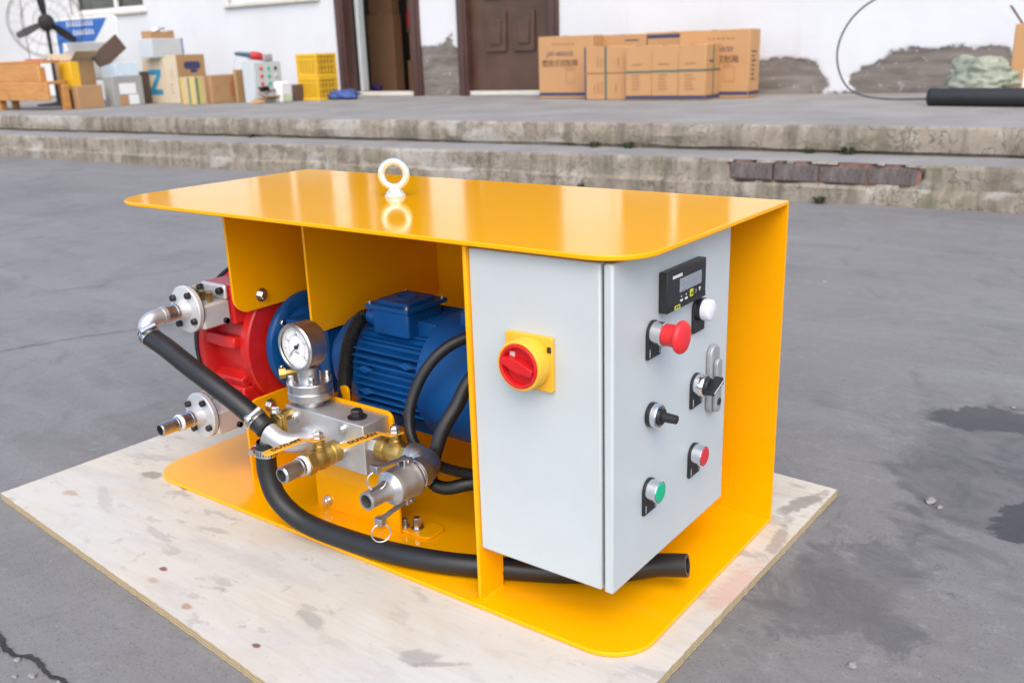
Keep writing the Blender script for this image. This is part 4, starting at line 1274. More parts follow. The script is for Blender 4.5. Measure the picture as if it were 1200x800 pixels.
# ================================================================== PLYWOOD SHEET
ply = [(-0.158, -0.190), (1.030, -0.298), (1.050, 0.606), (-0.132, 0.668)]
def plywood_sheet():
    # irregular outline, slightly splintered edge
    pts = []
    for i in range(4):
        a, b = Vector(ply[i]), Vector(ply[(i + 1) % 4])
        n = 240
        d = (b - a).normalized()
        s = Vector((d.y, -d.x))
        for k in range(n):
            p = a.lerp(b, k / n)
            j = (noise.fractal(Vector((p.x * 90, p.y * 90, 0)), 0.8, 2.0, 3) * 0.0011 + noise.noise(Vector((p.x * 3, p.y * 3, 0))) * 0.0015) if k else 0
            pts.append(tuple(p + s * j))
    o = MB().prism(pts, (0, 0, G + 0.0006), X, Y, Z, -G - 0.0012).build('plywood_sheet', 'plywood', None, smooth=False)
    return tag(o, 'worn pale plywood sheet lying on the concrete under the machine', 'plywood')
plywood_sheet()
crack([(-1.4, -0.05), (-1.20, 0.12), (-1.082, 0.248), (-1.025, 0.409), (-0.933, 0.589), (-0.85, 0.75), (-0.75, 0.90)], 0.003, 0.008)
crack([(0.20, -0.385), (0.27, -0.397), (0.31, -0.405), (0.355, -0.392), (0.39, -0.40), (0.43, -0.395), (0.50, -0.41)], 0.006, 0.005)

# ================================================================== THINGS ON THE PLATFORM
CRT = 'cartons against the white wall'
def carton(u, off, w_, d, z0, z1, mat, label, group=None, rz=0.0, name='cardboard_box', cat='box', bev=0.006, base=0.0, tape=True):
    """local frame: x along the wall (box spans -w..0), y into the wall (0..d), z up; origin at the near corner"""
    o = MB().box(-w_, 0, 0, d, 0, z1 - z0).build(name, mat, None, bevel=bev)
    o.location = Bp(u, off, z0 + 0.001)
    o.rotation_euler = (0, 0, TH + rz)
    tag(o, label, cat, group)
    if tape:
        h = z1 - z0
        MB().box(-w_ * 0.5 - 0.025, -w_ * 0.5 + 0.025, -0.0015, d + 0.0015, h + 0.0003, h + 0.0015).build('tape', 'carton_pale', o)
    return o
def strip(o, x0, x1, y0, y1, z0, z1, mat, name):
    return MB().box(x0, x1, y0, y1, z0, z1).build(name, mat, o)
def smudge_lines(o, face, a0, b0, wid, n, step_, mat='ink_faint', th_=0.010, vertical=False):
    """rows of small print too blurred to read: short bars of uneven length"""
    for i in range(n):
        l = wid * random.uniform(0.55, 1.0)
        if vertical:
            q = (a0 + i * step_, a0 + i * step_ + th_, b0, b0 + l)
        else:
            q = (a0, a0 + l, b0 - i * step_ - th_, b0 - i * step_)
        if face == 'f':
            strip(o, q[0], q[1], -0.0022, -0.0004, q[2], q[3], mat, 'print')
        else:
            strip(o, 0.0004, 0.0022, q[0], q[1], q[2], q[3], mat, 'print')

# --- cartons by the brown door
def control_carton(u, off, w_, d, h, label, tx):
    o = carton(u, off, w_, d, 0, h, 'carton', label, CRT)
    text('lettering', '\u58c1\u6302\u5f0f\u63a7\u5236\u7bb1', 'ink_brown', (tx, -0.003, h * 0.565), X, Z, 0.062, o)
    text('lettering', 'JXF-4050/20', 'ink_navy', (tx, -0.003, h * 0.715), X, Z, 0.054, o)
    for i in range(6):
        strip(o, tx - 0.08 + i * 0.04, tx - 0.055 + i * 0.04, -0.0022, -0.0004, h * 0.86, h * 0.885, 'ink_faint', 'print')
    strip(o, -w_ + 0.004, -0.004, -0.0022, -0.0004, 0.022, 0.050, 'ink_navy', 'band')
    strip(o, 0.0004, 0.0022, 0.004, d - 0.004, 0.022, 0.050, 'ink_navy', 'band')
    f = MB()
    for a, b, c_, e_ in ((tx + 0.06, tx + 0.063, 0.13, 0.24), (tx + 0.15, tx + 0.153, 0.13, 0.24), (tx + 0.06, tx + 0.153, 0.237, 0.24), (tx + 0.06, tx + 0.153, 0.13, 0.133)):
        f.box(a, b, -0.0022, -0.0004, c_, e_)
    f.build('print', 'ink_faint', o, smooth=False)
    smudge_lines(o, 'f', tx + 0.05, 0.278, 0.10, 2, 0.02, th_=0.006)
    return o
control_carton(-2.808, 0.60, 0.554, 0.20, 0.530, 'big orange carton with dark lettering leaning by the brown door', -0.33)
cE = control_carton(-1.404, 0.62, 0.591, 0.244, 0.524, 'big orange lettered carton at the end beside the bare plaster patch', -0.27)
smudge_lines(cE, 'r', 0.06, 0.36, 0.10, 7, 0.035, 'ink_brown', 0.012)
o = carton(-2.40, 0.40, 0.46, 0.24, 0, 0.525, 'carton', 'plain orange carton in the back row behind the strapped pair', CRT)
smudge_lines(o, 'f', -0.20, 0.48, 0.14, 1, 0.02, 'ink_navy')
o = carton(-1.93, 0.40, 0.46, 0.24, 0, 0.530, 'carton', 'orange carton with a dark top band in the back row', CRT)
strip(o, -0.455, -0.06, -0.0022, -0.0004, 0.482, 0.512, 'ink_navy', 'band')
for k, (z0, z1) in enumerate(((0, 0.212), (0.214, 0.428))):
    o = carton(-2.360, 0.85 + 0.004 * k, 0.385, 0.177, z0, z1, 'carton', ['lower carton of the green strapped pair before the big cartons', 'upper carton of the green strapped pair before the big cartons'][k], CRT, tape=bool(k))
    strip(o, -0.20, -0.182, -0.003, -0.0004, 0.001, z1 - z0 - 0.001, 'strap_green', 'strap')
    smudge_lines(o, 'f', -0.30 + 0.03 * k, 0.05, 0.11, 3, 0.033, 'ink_faint', 0.010, True)
    smudge_lines(o, 'f', -0.10 + 0.02 * k, 0.06, 0.10, 1, 0.033, 'ink_faint', 0.012, True)
    strip(o, -0.390, -0.376, -0.0032, -0.0004, 0.002, z1 - z0 - 0.002, 'ink_navy', 'band')
for k in range(3):
    u = -1.642 - 0.231 * (2 - k)
    o = carton(u, 0.92 + 0.002 * k, 0.2295, 0.30, 0, 0.420, 'carton', ['left carton of the strapped row of three on the platform', 'middle carton of the strapped row of three on the platform', 'end carton of the strapped row of three, its narrow side showing'][k], CRT)
    strip(o, -0.2285, -0.001, -0.0026, -0.0004, 0.008, 0.036, 'ink_navy', 'band')
    strip(o, -0.2285, -0.001, -0.0036, -0.0004, 0.214 + 0.003 * k, 0.228 + 0.003 * k, 'strap_green', 'strap')
    smudge_lines(o, 'f', -0.17, 0.285, 0.10, 1, 0.02, 'ink_faint', 0.012)
    smudge_lines(o, 'f', -0.17, 0.195, 0.09, 5, 0.026, 'ink_faint', 0.009)
    if k == 2:
        strip(o, 0.0004, 0.0030, 0.001, 0.299, 0.220, 0.234, 'strap_green', 'strap')
        strip(o, 0.0004, 0.0038, 0.150, 0.164, 0.001, 0.419, 'strap_green', 'strap')
        strip(o, 0.0004, 0.0022, 0.004, 0.296, 0.008, 0.036, 'ink_navy', 'band')
        smudge_lines(o, 'r', 0.07, 0.30, 0.14, 1, 0.02, 'ink_brown', 0.014)

# --- boxes heaped at the far end
HEAP = 'boxes heaped at the end of the platform'
o = carton(-7.70, 1.292, 0.40, 0.30, 0, 0.475, 'carton_cream', 'cream carton printed with a big blue letter Z', HEAP)
zz = MB()
zz.prism([(-0.30, 0.355), (-0.30, 0.30), (-0.165, 0.30), (-0.30, 0.145), (-0.30, 0.09), (-0.09, 0.09), (-0.09, 0.145), (-0.215, 0.145), (-0.09, 0.30), (-0.09, 0.355)], (0.0, -0.0004, 0), X, Z, -Y, 0.002)
zz.build('lettering', 'ink_blue', o, smooth=False)
o = carton(-7.506, 1.29, 0.19, 0.376, 0, 0.503, 'carton_tan', 'tall brown carton with a navy oval mark beside the Z carton', HEAP, tape=False)
strip(o, -0.189, -0.001, -0.0022, -0.0004, 0.001, 0.502, 'carton_cream', 'pale_panel')
smudge_lines(o, 'f', -0.13, 0.20, 0.03, 3, 0.04, 'ink_navy', 0.02)
smudge_lines(o, 'f', -0.12, 0.34, 0.05, 3, 0.035, 'ink_faint', 0.012)
MB().prism(rrect(0.09, 0.35, 0.31, 0.43, 0.039), (0.0004, 0, 0), Y, Z, X, 0.002).build('oval_mark', 'ink_navy', o)
MB().prism(rrect(0.17, 0.315, 0.26, 0.345, 0.010), (0.0004, 0, 0), Y, Z, X, 0.002).build('oval_mark', 'ink_navy', o)
o = carton(-7.731, 1.40, 0.23, 0.40, 0.480, 0.676, 'grey_metal', 'grey sheet metal box lying on top of the Z carton', HEAP, cat='metal box', name='metal_box', tape=False)
strip(o, 0.0002, 0.006, 0.385, 0.399, 0.0, 0.20, 'rag_blue', 'edge_trim')
# flattened tray on the metal box
t = MB()
t.box(-0.14, 0.02, 0.0, 0.30, 0.0, 0.006)
t.box(-0.14, -0.134, 0, 0.30, 0.006, 0.08)
t.box(0.014, 0.02, 0, 0.30, 0.006, 0.075)
t.box(-0.134, 0.014, 0, 0.006, 0.006, 0.075)
t.box(-0.134, 0.014, 0.294, 0.30, 0.006, 0.085)
o = t.build('cardboard_tray', 'carton_tan', None)
o.location = Bp(-7.80, 1.36, 0.6775); o.rotation_euler = (0, 0, TH)
tag(o, 'open brown cardboard tray on top of the grey metal box', 'tray')
pts = [(random.uniform(-0.12, 0), random.uniform(0.02, 0.28), 0.075 + random.uniform(-0.02, 0.05)) for _ in range(14)]
m = MB()
for i in range(12):
    a, b, c_ = random.sample(pts, 3)
    m.add([a, b, c_], [(0, 1, 2)])
m.build('wrapping_film', 'paper', o, smooth=False)
for k, (u, ww, cols) in enumerate(((-6.99, 0.10, ('stripe_yellow', 'carton_pale')), (-6.873, 0.11, ('stripe_green', 'stripe_yellow')))):
    o = carton(u, 1.60, ww, 0.14, 0, 0.275, 'carton_pale', ['narrow pale carton with yellow stripes before the oval mark carton', 'narrow carton with green and yellow stripes by the tan carton'][k], HEAP, tape=False)
    strip(o, -ww + 0.015, -ww + 0.04, -0.0022, -0.0004, 0.004, 0.27, cols[0], 'stripe')
    strip(o, -0.045, -0.020, -0.0022, -0.0004, 0.004, 0.27, cols[1], 'stripe')
    strip(o, 0.0004, 0.0022, 0.02, 0.05, 0.004, 0.27, cols[0], 'stripe')
    strip(o, 0.0004, 0.0022, 0.07, 0.10, 0.004, 0.27, cols[1], 'stripe')
o = carton(-6.832, 1.42, 0.07, 0.45, 0, 0.285, 'carton_tan', 'tan carton with faded red print beside the white switch cabinet', HEAP)
smudge_lines(o, 'r', 0.24, 0.21, 0.13, 6, 0.026, 'ink_red', 0.014)
smudge_lines(o, 'r', 0.05, 0.17, 0.10, 2, 0.03, 'ink_faint', 0.008)
hoop = MB()
hp = [(0.0, 0.12 * math.cos(R(a)), 0.30 + 0.13 * math.sin(R(a)) + 0.06) for a in range(-20, 201, 10)]
hoop.tube(hp, 0.009, 10)
o = hoop.build('wire_hoop', 'grey_metal', None)
o.location = Bp(-6.78, 1.02, 0.0); o.rotation_euler = (0, 0, TH)
tag(o, 'grey wire hoop handle rising behind the tan carton', 'hoop')
MB().box(-0.02, 0.02, -0.125, 0.125, 0.0, 0.33).build('basket', 'carton_tan', o, bevel=0.006)
o = carton(-7.80, 2.309, 0.10, 0.288, 0, 0.226, 'carton_tan', 'small plain brown carton at the end of the wooden bench', HEAP, tape=False)
o = carton(-7.790, 1.90, 0.16, 0.36, 0, 0.300, 'grey_card', 'grey carton with white paper labels by the Z carton', HEAP, tape=False)
for a, b, c_, e_ in ((0.07, 0.27, 0.12, 0.23), (0.17, 0.29, 0.012, 0.11)):
    strip(o, 0.0004, 0.002, a, b, c_, e_, 'paper', 'paper_label')
strip(o, 0.0004, 0.002, 0.06, 0.165, 0.012, 0.11, 'carton_tan', 'brown_patch')
o = carton(-7.876, 1.78, 0.315, 0.26, 0.302, 0.44, 'foam_blue', 'pale blue foam box lying tilted on the grey carton', HEAP, rz=-0.12, name='foam_box', tape=False)
o.rotation_euler = (0.0, R(-7), TH - 0.12)
# open carton with flaps up behind the bench
oc = MB()
oc.box(-0.30, 0.0, 0.0, 0.008, 0, 0.30); oc.box(-0.30, 0.0, 0.26, 0.268, 0, 0.30)
oc.box(-0.30, -0.292, 0.008, 0.26, 0, 0.30); oc.box(-0.008, 0.0, 0.008, 0.26, 0, 0.30); oc.box(-0.292, -0.008, 0.008, 0.26, 0, 0.008)
oc = oc.build('open_carton', 'carton_tan', None)
oc.location = Bp(-8.32, 2.0, 0.18); oc.rotation_euler = (0, 0, TH)
tag(oc, 'brown carton with open flaps standing behind the wooden bench', 'box')
for mt, a in ((Matrix.Translation((0.0, 0.134, 0.30)) @ Matrix.Rotation(R(52), 4, 'Y'), 0), (Matrix.Translation((-0.30, 0.134, 0.30)) @ Matrix.Rotation(R(-62), 4, 'Y'), 1)):
    MB().box(-0.003, 0.003, -0.13, 0.13, 0.0, 0.15, mt).build('flap', 'carton_pale', oc)
o = carton(-8.30, 2.0, 0.34, 0.28, 0.0, 0.178, 'carton_dark', 'dark carton under the brown open carton', HEAP, tape=False)
# grey foam sheet and dark cardboard leaning behind
o = MB().box(-0.02, 0.02, 0, 0.48, 0, 0.42).build('foam_sheet', 'foam_grey', None, bevel=0.006)
o.location = Bp(-8.75, 1.65, 0.27); o.rotation_euler = (0, R(-18), TH)
tag(o, 'grey foam sheet leaning on the heap below the blue sign', 'foam sheet')
o = MB().box(-0.012, 0.012, 0, 0.42, -0.09, 0.09).build('cardboard_flap', 'carton_dark', None, bevel=0.003)
o.location = Bp(-8.28, 1.72, 0.44); o.rotation_euler = (R(33), R(-8), TH)
tag(o, 'dark brown cardboard strip sticking up out of the heap', 'cardboard')
o = carton(-8.00, 1.55, 0.30, 0.30, 0.0, 0.34, 'carton_dark', 'dark brown carton buried in the middle of the heap', HEAP, tape=False)

# --- wooden bench of varnished planks
bn = bg_empty('wooden_bench', -8.0, 2.6)
tag(bn, 'varnished wooden bench of broad orange planks at the platform end', 'bench')
MB().box(-1.30, 0.02, 0.035, 0.065, 0.285, 0.455).build('plank', 'wood', bn, bevel=0.006)
MB().box(-1.30, 0.16, 0.0, 0.032, 0.10, 0.270).build('plank', 'wood', bn, bevel=0.006)
MB().box(-1.30, 0.14, 0.034, 0.25, 0.252, 0.282).build('plank', 'wood', bn, bevel=0.006)
MB().box(-1.30, 0.04, 0.07, 0.26, 0.457, 0.485).build('plank', 'wood', bn, bevel=0.006)
MB().box(0.022, 0.075, -0.002, 0.07, 0.19, 0.42).build('post', 'wood', bn, bevel=0.008)
MB().box(0.09, 0.15, 0.17, 0.24, 0.0, 0.251).build('leg', 'wood', bn, bevel=0.006)
MB().box(-0.85, -0.79, 0.034, 0.10, 0.0, 0.251).build('leg', 'wood', bn, bevel=0.006)
MB().box(-0.85, -0.79, 0.18, 0.24, 0.0, 0.251).build('leg', 'wood', bn, bevel=0.006)
o = MB().box(-0.1, 0.12, 0, 0.12, 0, 0.012).build('red_folder', 'bin_red', None, bevel=0.003)
o.location = Bp(-8.22, 2.50, 0.4865); o.rotation_euler = (0, 0, TH)
tag(o, 'flat red folder lying on the wooden bench', 'folder')

def lattice_crate(name, u, off, w_, d, z0, z1, label, nf, nr):
    e = bg_empty(name, u, off, z0)
    tag(e, label, 'crate', 'yellow plastic crates')
    h = z1 - z0
    MB().box(-w_ + 0.012, -0.012, 0.012, d - 0.012, 0.004, h - 0.012).build('shade_filler', 'crate_shade', e)  # added inner box, coloured as the shade seen through the lattice holes
    t_ = 0.018
    fr = MB()
    fr.box(-w_, 0, 0, t_, 0, t_ * 1.6); fr.box(-w_, 0, 0, t_, h - t_ * 1.4, h)
    fr.box(-w_, -w_ + t_, 0, t_, t_, h - t_); fr.box(-t_, 0, 0, t_, t_, h - t_)
    fr.box(-t_, 0, t_, d, 0, t_ * 1.6); fr.box(-t_, 0, t_, d, h - t_ * 1.4, h); fr.box(-t_, 0, d - t_, d, t_, h - t_)
    fr.box(-w_, -w_ + t_, t_, d, 0, h); fr.box(-w_ + t_, -t_, d - t_, d, 0, h)
    fr.build('rim', 'crate_yellow', e, bevel=0.003)
    for i in range(1, nf):
        x = -w_ + w_ * i / nf
        MB().box(x - 0.012, x + 0.012, 0.002, 0.010, t_, h - t_).build('slat', 'crate_yellow', e)
    for i in range(1, nr):
        y = d * i / nr
        MB().box(-0.010, -0.003, y - 0.006, y + 0.006, t_, h - t_).build('slat', 'crate_yellow', e)
    nz = max(2, int(h / 0.055))
    for i in range(1, nz):
        z = h * i / nz
        MB().box(-0.0112, -0.0012, 0.01, d - 0.01, z - 0.005, z + 0.005).build('slat', 'crate_yellow', e)
        if i % 3 == 0:
            MB().box(-w_ + 0.01, -0.01, 0.0008, 0.0105, z - 0.006, z + 0.006).build('slat', 'crate_yellow', e)
    return e
lattice_crate('plastic_crate', -5.865, 0.85, 0.296, 0.289, 0, 0.232, 'lower yellow lattice crate beside the open doorway', 7, 6)
lattice_crate('plastic_crate', -5.863, 0.852, 0.296, 0.289, 0.234, 0.465, 'upper yellow lattice crate stacked beside the open doorway', 7, 6)
o = carton(-7.90, 2.28, 0.20, 0.10, 0.19, 0.46, 'crate_yellow', 'plain yellow plastic bin behind the wooden bench', 'yellow plastic crates', name='plastic_bin', cat='bin', tape=False)
o = carton(-7.90, 2.29, 0.20, 0.12, 0.0, 0.188, 'carton_dark', 'dark box under the plain yellow bin', tape=False)

# --- white switch cabinet
sc_ = MB().box(-0.153, 0, 0, 0.384, 0, 0.405).build('switch_cabinet', 'grey_metal', None, bevel=0.006)
sc_.location = Bp(-6.332, 1.291, 0.001); sc_.rotation_euler = (0, 0, TH)
tag(sc_, 'small pale grey switch cabinet with red and green lamps by the wall', 'cabinet')
MB().box(0.0004, 0.014, 0.01, 0.374, 0.012, 0.395).build('door', 'grey_metal', sc_, bevel=0.004)
for i, y in enumerate((0.10, 0.20, 0.295)):
    for j, z in enumerate((0.335, 0.26, 0.185)):
        MB().lathe((0.0142, y, z), X, [(0, 0.018), (0.008, 0.018), (0.012, 0.013)], 16).build('lamp', ['lens_red', 'lens_green', 'black_plastic'][i] if i < 2 or j == 0 else 'grey_metal', sc_)
gr = empty('angle_grinder', Bp(-6.36, 1.20, 0.408), TH)
tag(gr, 'red and grey angle grinder lying on the small switch cabinet', 'tool')
MB().lathe((-0.02, 0.03, 0.05), Vector((-0.5, -0.85, 0.14)), [(-0.06, 0.03), (-0.02, 0.042), (0.05, 0.042), (0.07, 0.03)], 18).build('motor_housing', 'bin_red', gr)
MB().lathe((-0.055, -0.03, 0.06), Vector((-0.5, -0.85, 0.14)), [(0, 0.026), (0.10, 0.022), (0.15, 0.016)], 16).build('handle', 'bin_teal', gr)
MB().box(-0.03, 0.05, 0.06, 0.18, 0.0, 0.07).build('gear_head', 'grey_card', gr, bevel=0.015)

# --- crumpled things: bags, rag
def lump(name, mat, u, off, z, sx_, sy_, sz_, seed, label, cat, rz=0.0, sharp=0.5, n=3):
    bm = bmesh.new()
    bmesh.ops.create_icosphere(bm, subdivisions=n + 1, radius=1.0)
    for v in bm.verts:
        p = v.co.copy()
        k = 1 + sharp * noise.fractal(p * 1.3 + Vector((seed, 0, 0)), 1.0, 2.0, 3) + 0.22 * abs(noise.noise(Vector((p.x * 2.2, p.y * 2.2, p.z * 5.0)) + Vector((seed, 3, 0)))) + 0.06 * noise.noise(p * 7)
        v.co = Vector((p.x * k * sx_, p.y * k * sy_, max(-0.85, p.z * k) * sz_ + sz_ * 0.85))
    me = bpy.data.meshes.new(name)
    bm.to_mesh(me); bm.free()
    me.materials.append(MAT[mat])
    me.shade_smooth()
    o = bpy.data.objects.new(name, me)
    C.objects.link(o)
    o.location = Bp(u, off, z + 0.001); o.rotation_euler = (0, 0, TH + rz)
    return tag(o, label, cat)
lump('blue_rag', 'rag_blue', -5.74, 0.62, 0, 0.17, 0.12, 0.05, 3, 'crumpled dark blue rag on the platform by the open doorway', 'rag')
o = carton(-6.02, 1.22, 0.10, 0.16, 0, 0.20, 'paper', 'small white bag with a green printed foot before the yellow crates', name='paper_bag', cat='bag', tape=False, rz=0.15, bev=0.015)
strip(o, 0.0004, 0.002, 0.01, 0.15, 0.01, 0.08, 'bag_print', 'print')
cs = bg_empty('cardboard_scraps', -6.16, 1.36)
tag(cs, 'torn brown cardboard scraps at the foot of the switch cabinet', 'cardboard')
for i in range(6):
    mt = Matrix.Translation((random.uniform(-0.08, 0.08), random.uniform(-0.02, 0.12), 0.03 + 0.022 * i)) @ Matrix.Rotation(random.uniform(-0.6, 0.6), 4, 'X') @ Matrix.Rotation(random.uniform(-0.5, 0.5), 4, 'Y') @ Matrix.Rotation(random.uniform(0, 3), 4, 'Z')
    MB().box(-0.075, 0.075, -0.05, 0.05, -0.003, 0.003, mt).build('scrap', random.choice(['carton_dark', 'carton_tan', 'carton_dark']), cs)
o = carton(-6.10, 0.95, 0.06, 0.12, 0, 0.165, 'carton_dark', 'small dark carton squeezed beside the yellow crates', tape=False)
lump('plastic_sack', 'bag_green', 0.32, 1.22, 0.0, 0.21, 0.15, 0.150, 12, 'pale green plastic sack slumped behind the black pipe', 'sack', rz=-0.4, sharp=0.35, n=4)
lump('cloth_bundle', 'room_wall', 0.52, 1.10, 0.0, 0.12, 0.12, 0.11, 15, 'dull brown cloth bundle between the sack and the torn carton', 'bundle', sharp=0.4)

# --- black pipe, cable, torn carton
pA, pB = Bp(0.11, 1.60, 0.056), Bp(1.75, 1.92, 0.056)
m = MB()
dv = (pB - pA)
m.lathe(pA, dv, [(0.06, 0.030), (0.0, 0.030), (-0.002, 0.034), (-0.002, 0.052), (0.003, 0.055), (0.03, 0.0555), (0.05, 0.0535), (dv.length, 0.0535), (dv.length, 0.03), (dv.length - 0.05, 0.03)], 28, caps=False)
o = m.build('black_pipe', 'pipe_black', None)
tag(o, 'thick black pipe lying along the platform before the sack', 'pipe')
cb = [(-0.20, 0.75), (-0.4263, 0.6726), (-0.562, 0.567), (-0.640, 0.4265), (-0.6537, 0.281), (-0.601, 0.132), (-0.48, 0.045), (-0.285, 0.0085), (-0.03, 0.0085), (0.3, 0.0085), (0.8, 0.0085)]
cpts = [Bp(u, 0.9 + (0.06 if z < 0.1 else 0), z) for u, z in cb]
o = MB().tube(smooth_path([Bp(0.35, 0.86, 0.76)] + cpts, 8), 0.0065, 10).build('black_cable', 'cable', None)
tag(o, 'stiff black cable springing up in an arc from the platform', 'cable')
o = carton(0.84, 1.24, 0.335, 0.30, 0, 0.47, 'carton', 'torn orange carton standing behind the black pipe', rz=0.05)
strip(o, -0.26, -0.12, -0.0025, -0.0004, 0.05, 0.20, 'paper', 'paper_label')
MB().box(-0.003, 0.003, 0, 0.26, 0, 0.16, Matrix.Translation((-0.29, 0.02, 0.45)) @ Matrix.Rotation(R(-35), 4, 'Y')).build('flap', 'carton_dark', o)
MB().box(-0.12, 0.12, -0.003, 0.003, 0, 0.13, Matrix.Translation((-0.14, 0.29, 0.45)) @ Matrix.Rotation(R(-12), 4, 'X')).build('flap', 'carton_tan', o)

# --- pedestal fan
fan = bg_empty('pedestal_fan', -9.13, 1.70)
tag(fan, 'large black pedestal fan with wire guard at the corner of the walls', 'fan')
fa = Vector((0.86, -0.50, 0.08)).normalized()
fx_, fy_, _ = frame_from(fa)
hub = Vector((0, 0, 0.905))
MB().lathe((0, 0, 0), Z, [(0, 0.24), (0.02, 0.24), (0.035, 0.06), (0.05, 0.03), (0.50, 0.024)], 28).build('base', 'fan_black', fan)
MB().tube([(0, 0, 0.5), (0, 0, 0.75), hub - fa * 0.12], 0.020, 14).build('pole', 'fan_black', fan)
MB().lathe(hub, fa, [(-0.20, 0.05), (-0.19, 0.085), (-0.06, 0.085), (-0.05, 0.03), (-0.02, 0.03), (-0.015, 0.085), (0.03, 0.08), (0.045, 0.05), (0.046, 0)], 28).build('motor', 'fan_black', fan)
for a in (95, 205, 322):
    ba = MB()
    n = 8
    vs_ = []
    for i in range(n + 1):
        t = i / n
        r = 0.06 + 0.29 * t
        wd_ = 0.045 + 0.035 * math.sin(PI * min(1, t * 0.85 + 0.05))
        for sg_ in (-1, 1):
            for sd_ in (-1, 1):
                tw = R(28 - 12 * t)
                g = R(a)
                rd_ = fx_ * math.cos(g) + fy_ * math.sin(g)
                tn = -fx_ * math.sin(g) + fy_ * math.cos(g)
                vs_.append(hub + rd_ * r + (tn * math.cos(tw) + fa * math.sin(tw)) * (sg_ * wd_ * 0.55) + fa * (0.003 * sd_))
    fs = [(0, 1, 3, 2)]
    for i in range(n):
        k = i * 4
        fs += [(k, k + 2, k + 6, k + 4), (k + 1, k + 5, k + 7, k + 3), (k, k + 4, k + 5, k + 1), (k + 2, k + 3, k + 7, k + 6)]
    fs.append((n * 4, n * 4 + 2, n * 4 + 3, n * 4 + 1))
    ba.add(vs_, fs)
    ba.build('blade', 'fan_black', fan)
gu = MB()
for r, t in ((0.39, 0.0), (0.37, 0.07), (0.37, -0.07), (0.25, 0.10), (0.13, 0.11), (0.25, -0.10)):
    gu.torus(hub + fa * t, fa, r, 0.0020 if t else 0.0035, 48, 6)
for i in range(22):
    g = 2 * PI * i / 22
    rd_ = fx_ * math.cos(g) + fy_ * math.sin(g)
    for s_ in (1, -1):
        gu.tube([hub + rd_ * 0.05 + fa * (0.112 * s_), hub + rd_ * 0.25 + fa * (0.10 * s_), hub + rd_ * 0.37 + fa * (0.07 * s_), hub + rd_ * 0.39], 0.0008, 5)
g_ = gu.build('wire_guard', 'fan_black', fan)
g_['kind'] = 'stuff'

# --- leaning notice board
sg = bg_empty('notice_board', -9.50, 1.0)
tag(sg, 'white notice board with a blue printed band leaning by the fan', 'sign')
MB().prism(rrect(-0.64, 0.02, 0.64, 0.985, (0.02, 0.02, 0.10, 0.02)), (0, 0, 0), X, Z, Y, 0.025).build('board', 'sign_white', sg, bevel=0.004)
MB().prism([(-0.60, 0.70), (-0.60, 0.955), (0.46, 0.955), (0.36, 0.86), (0.16, 0.70)], (0, -0.0005, 0), X, Z, -Y, 0.002).build('blue_band', 'sign_blue', sg, smooth=False)
MB().prism([(-0.60, 0.10), (-0.60, 0.698), (-0.50, 0.698), (-0.545, 0.45), (-0.57, 0.10)], (0, -0.0005, 0), X, Z, -Y, 0.002).build('blue_edge', 'sign_blue', sg, smooth=False)
for z, x0, n in ((0.885, -0.36, 9), (0.785, -0.24, 7)):
    for i in range(n):
        x = x0 + i * 0.062
        hh = random.uniform(0.045, 0.06)
        p_ = MB()
        p_.box(x, x + 0.045, -0.0050, -0.0027, z, z + hh * 0.3)
        p_.box(x + 0.01, x + 0.035, -0.0050, -0.0027, z + hh * 0.45, z + hh)
        p_.build('lettering', 'print_white', sg, smooth=False)

# --- store room contents seen through the open door
ROOM = 'goods inside the store room'
carton(-6.30, -0.90, 0.40, 0.16, 0.003, 0.89, 'carton_shade', 'tall brown carton standing inside the open doorway', ROOM, name='tall_carton')
carton(-6.32, -0.92, 0.36, 0.14, 0.892, 1.40, 'carton_shade', 'brown carton on top of the tall carton inside the doorway', ROOM)
carton(-6.05, -1.10, 0.22, 0.24, 0.003, 0.36, 'carton_shade', 'low brown carton beside the tall carton in the store room', ROOM)
carton(-6.07, -1.11, 0.16, 0.22, 0.362, 0.68, 'carton_tan', 'narrow brown carton on the low carton inside the store room', ROOM)
sh = bg_empty('storage_shelf', -5.75, -1.90)
tag(sh, 'dark storage shelf along the back of the store room', 'shelf')
for z in (0.35, 0.70, 1.10, 1.55):
    MB().box(-0.55, 0.75, 0.0, 0.40, z, z + 0.025).build('shelf_board', 'carton_dark', sh)
for x in (-0.59, 0.755):
    for y in (0.0, 0.37):
        MB().box(x, x + 0.035, y, y + 0.035, 0.003, 1.85).build('upright', 'fan_black', sh)
carton(-5.85, -1.88, 0.32, 0.28, 0.727, 0.94, 'bin_red', 'bright red carton on the store room shelf', ROOM, tape=False)
carton(-5.45, -1.88, 0.30, 0.28, 0.727, 0.97, 'carton_tan', 'brown carton beside the red carton on the store room shelf', ROOM)
carton(-5.75, -1.90, 0.40, 0.30, 1.127, 1.42, 'carton_pale', 'pale carton on the upper store room shelf', ROOM)
carton(-5.45, -1.90, 0.26, 0.30, 0.377, 0.62, 'carton_pale', 'pale carton on the lower store room shelf', ROOM)
carton(-5.88, -1.1, 0.12, 0.12, 0.003, 0.27, 'bin_teal', 'teal canister standing on the store room floor', ROOM, name='canister', cat='canister', bev=0.02, tape=False)
carton(-6.04, -1.10, 0.22, 0.24, 0.682, 0.74, 'carton_dark', 'flat dark box under the red box in the store room', ROOM, tape=False)
carton(-6.03, -1.10, 0.22, 0.22, 0.742, 0.92, 'bin_red', 'glossy red box on top of the stack inside the doorway', ROOM, tape=False)
carton(-6.03, -1.12, 0.22, 0.22, 0.922, 1.25, 'carton_shade', 'brown carton over the red box inside the doorway', ROOM)
lump('purple_cloth', 'purple', -6.56, -0.82, 0.0, 0.07, 0.06, 0.05, 20, 'small purple cloth beside the tall carton in the doorway', 'cloth')

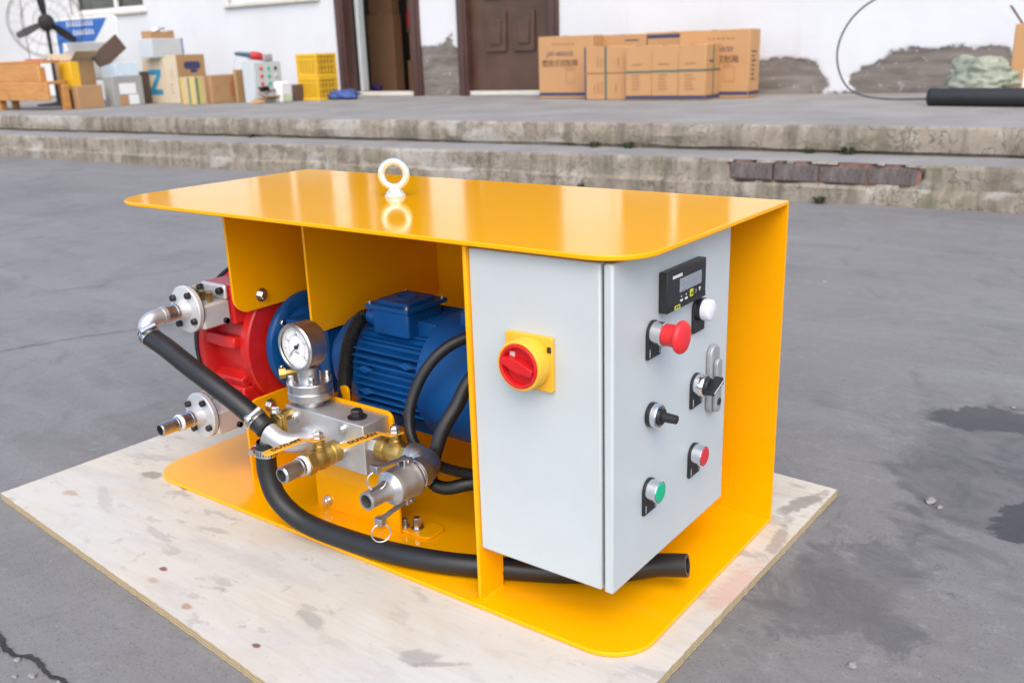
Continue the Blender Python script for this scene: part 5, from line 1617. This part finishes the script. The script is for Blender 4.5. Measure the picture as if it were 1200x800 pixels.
# --- weeds rooted in the joints of the steps
def weed(u, n_, z, s, label):
    m = MB()
    rnd = random.Random(int(u * 1000))
    for i in range(26):
        a = rnd.uniform(0, 2 * PI); l = s * rnd.uniform(0.5, 1.0); lean = rnd.uniform(0.2, 1.0)
        d = Vector((math.cos(a), math.sin(a), 0)); sd_ = Vector((-d.y, d.x, 0)) * (0.004 + s * 0.05)
        b = d * rnd.uniform(0, s * 0.3)
        p1 = b + d * (l * lean * 0.4) + Z * (l * 0.6)
        p2 = b + d * (l * lean * 0.9) + Z * (l * (0.8 - 0.3 * lean))
        m.add([b - sd_ * 0.5, b + sd_ * 0.5, p1 + sd_, p1 - sd_, p2], [(0, 1, 2, 3), (3, 2, 4)])
    o = m.build('weed', 'leaf', None, smooth=False)
    p = O0 + DU * u + DN * n_
    o.location = (p.x, p.y, z)
    return tag(o, label, 'weed', 'weeds on the steps')
weed(-1.40, W1 - 0.035, t1 + 0.002, 0.058, 'small dark weed in the upper step joint below the strapped cartons')
weed(-1.18, W1 - 0.035, t1 + 0.002, 0.070, 'small dark weed in the upper step joint below the row of three')
weed(0.03, W1 - 0.035, t1 + 0.002, 0.070, 'bushy weed in the upper step joint above the exposed bricks')
weed(-0.16, W1 - 0.03, t1 + 0.002, 0.05, 'low weed in the upper step joint above the brick row')
weed(0.00, -0.045, -0.016, 0.06, 'weed at the foot of the lower step under the bricks')
weed(-1.30, -0.045, -0.016, 0.06, 'weed at the foot of the lower step behind the machine')
weed(-4.3, W1 - 0.03, t1 + 0.002, 0.05, 'tiny weed in the upper step joint below the yellow crates')

# --- loose stones on the yard
def stone(x, y, s, label, grp='loose stones on the yard'):
    bm = bmesh.new()
    bmesh.ops.create_icosphere(bm, subdivisions=2, radius=s)
    for v in bm.verts:
        v.co *= 1 + 0.45 * noise.noise(v.co * (1.1 / s) + Vector((x * 9, y * 7, 0)))
        v.co.z *= 0.6
    me = bpy.data.meshes.new('stone'); bm.to_mesh(me); bm.free()
    me.materials.append(MAT['rubble'])
    o = bpy.data.objects.new('stone', me); C.objects.link(o)
    o.location = (x, y, G + s * 0.42)
    return tag(o, label, 'stone', grp)
stone(1.183, 0.668, 0.009, 'grey crumb of concrete beside the damp stain')
stone(1.20, 0.655, 0.005, 'small chip of concrete near the damp stain')
stone(1.21, 0.172, 0.006, 'pale pebble on the yard by the plywood corner')
for i in range(9):
    stone(0.30 + 0.028 * i + random.uniform(-0.01, 0.01), -0.42 + 0.004 * i + random.uniform(-0.015, 0.02), random.uniform(0.003, 0.007), 'crumb of broken concrete along the crack in the yard', 'crumbs along the crack')
for i in range(6):
    x, y = random.uniform(-2.2, 2.4), random.uniform(1.0, 3.2)
    stone(x, y, random.uniform(0.004, 0.008), 'tiny grey pebble out on the open yard', 'pebbles on the yard')
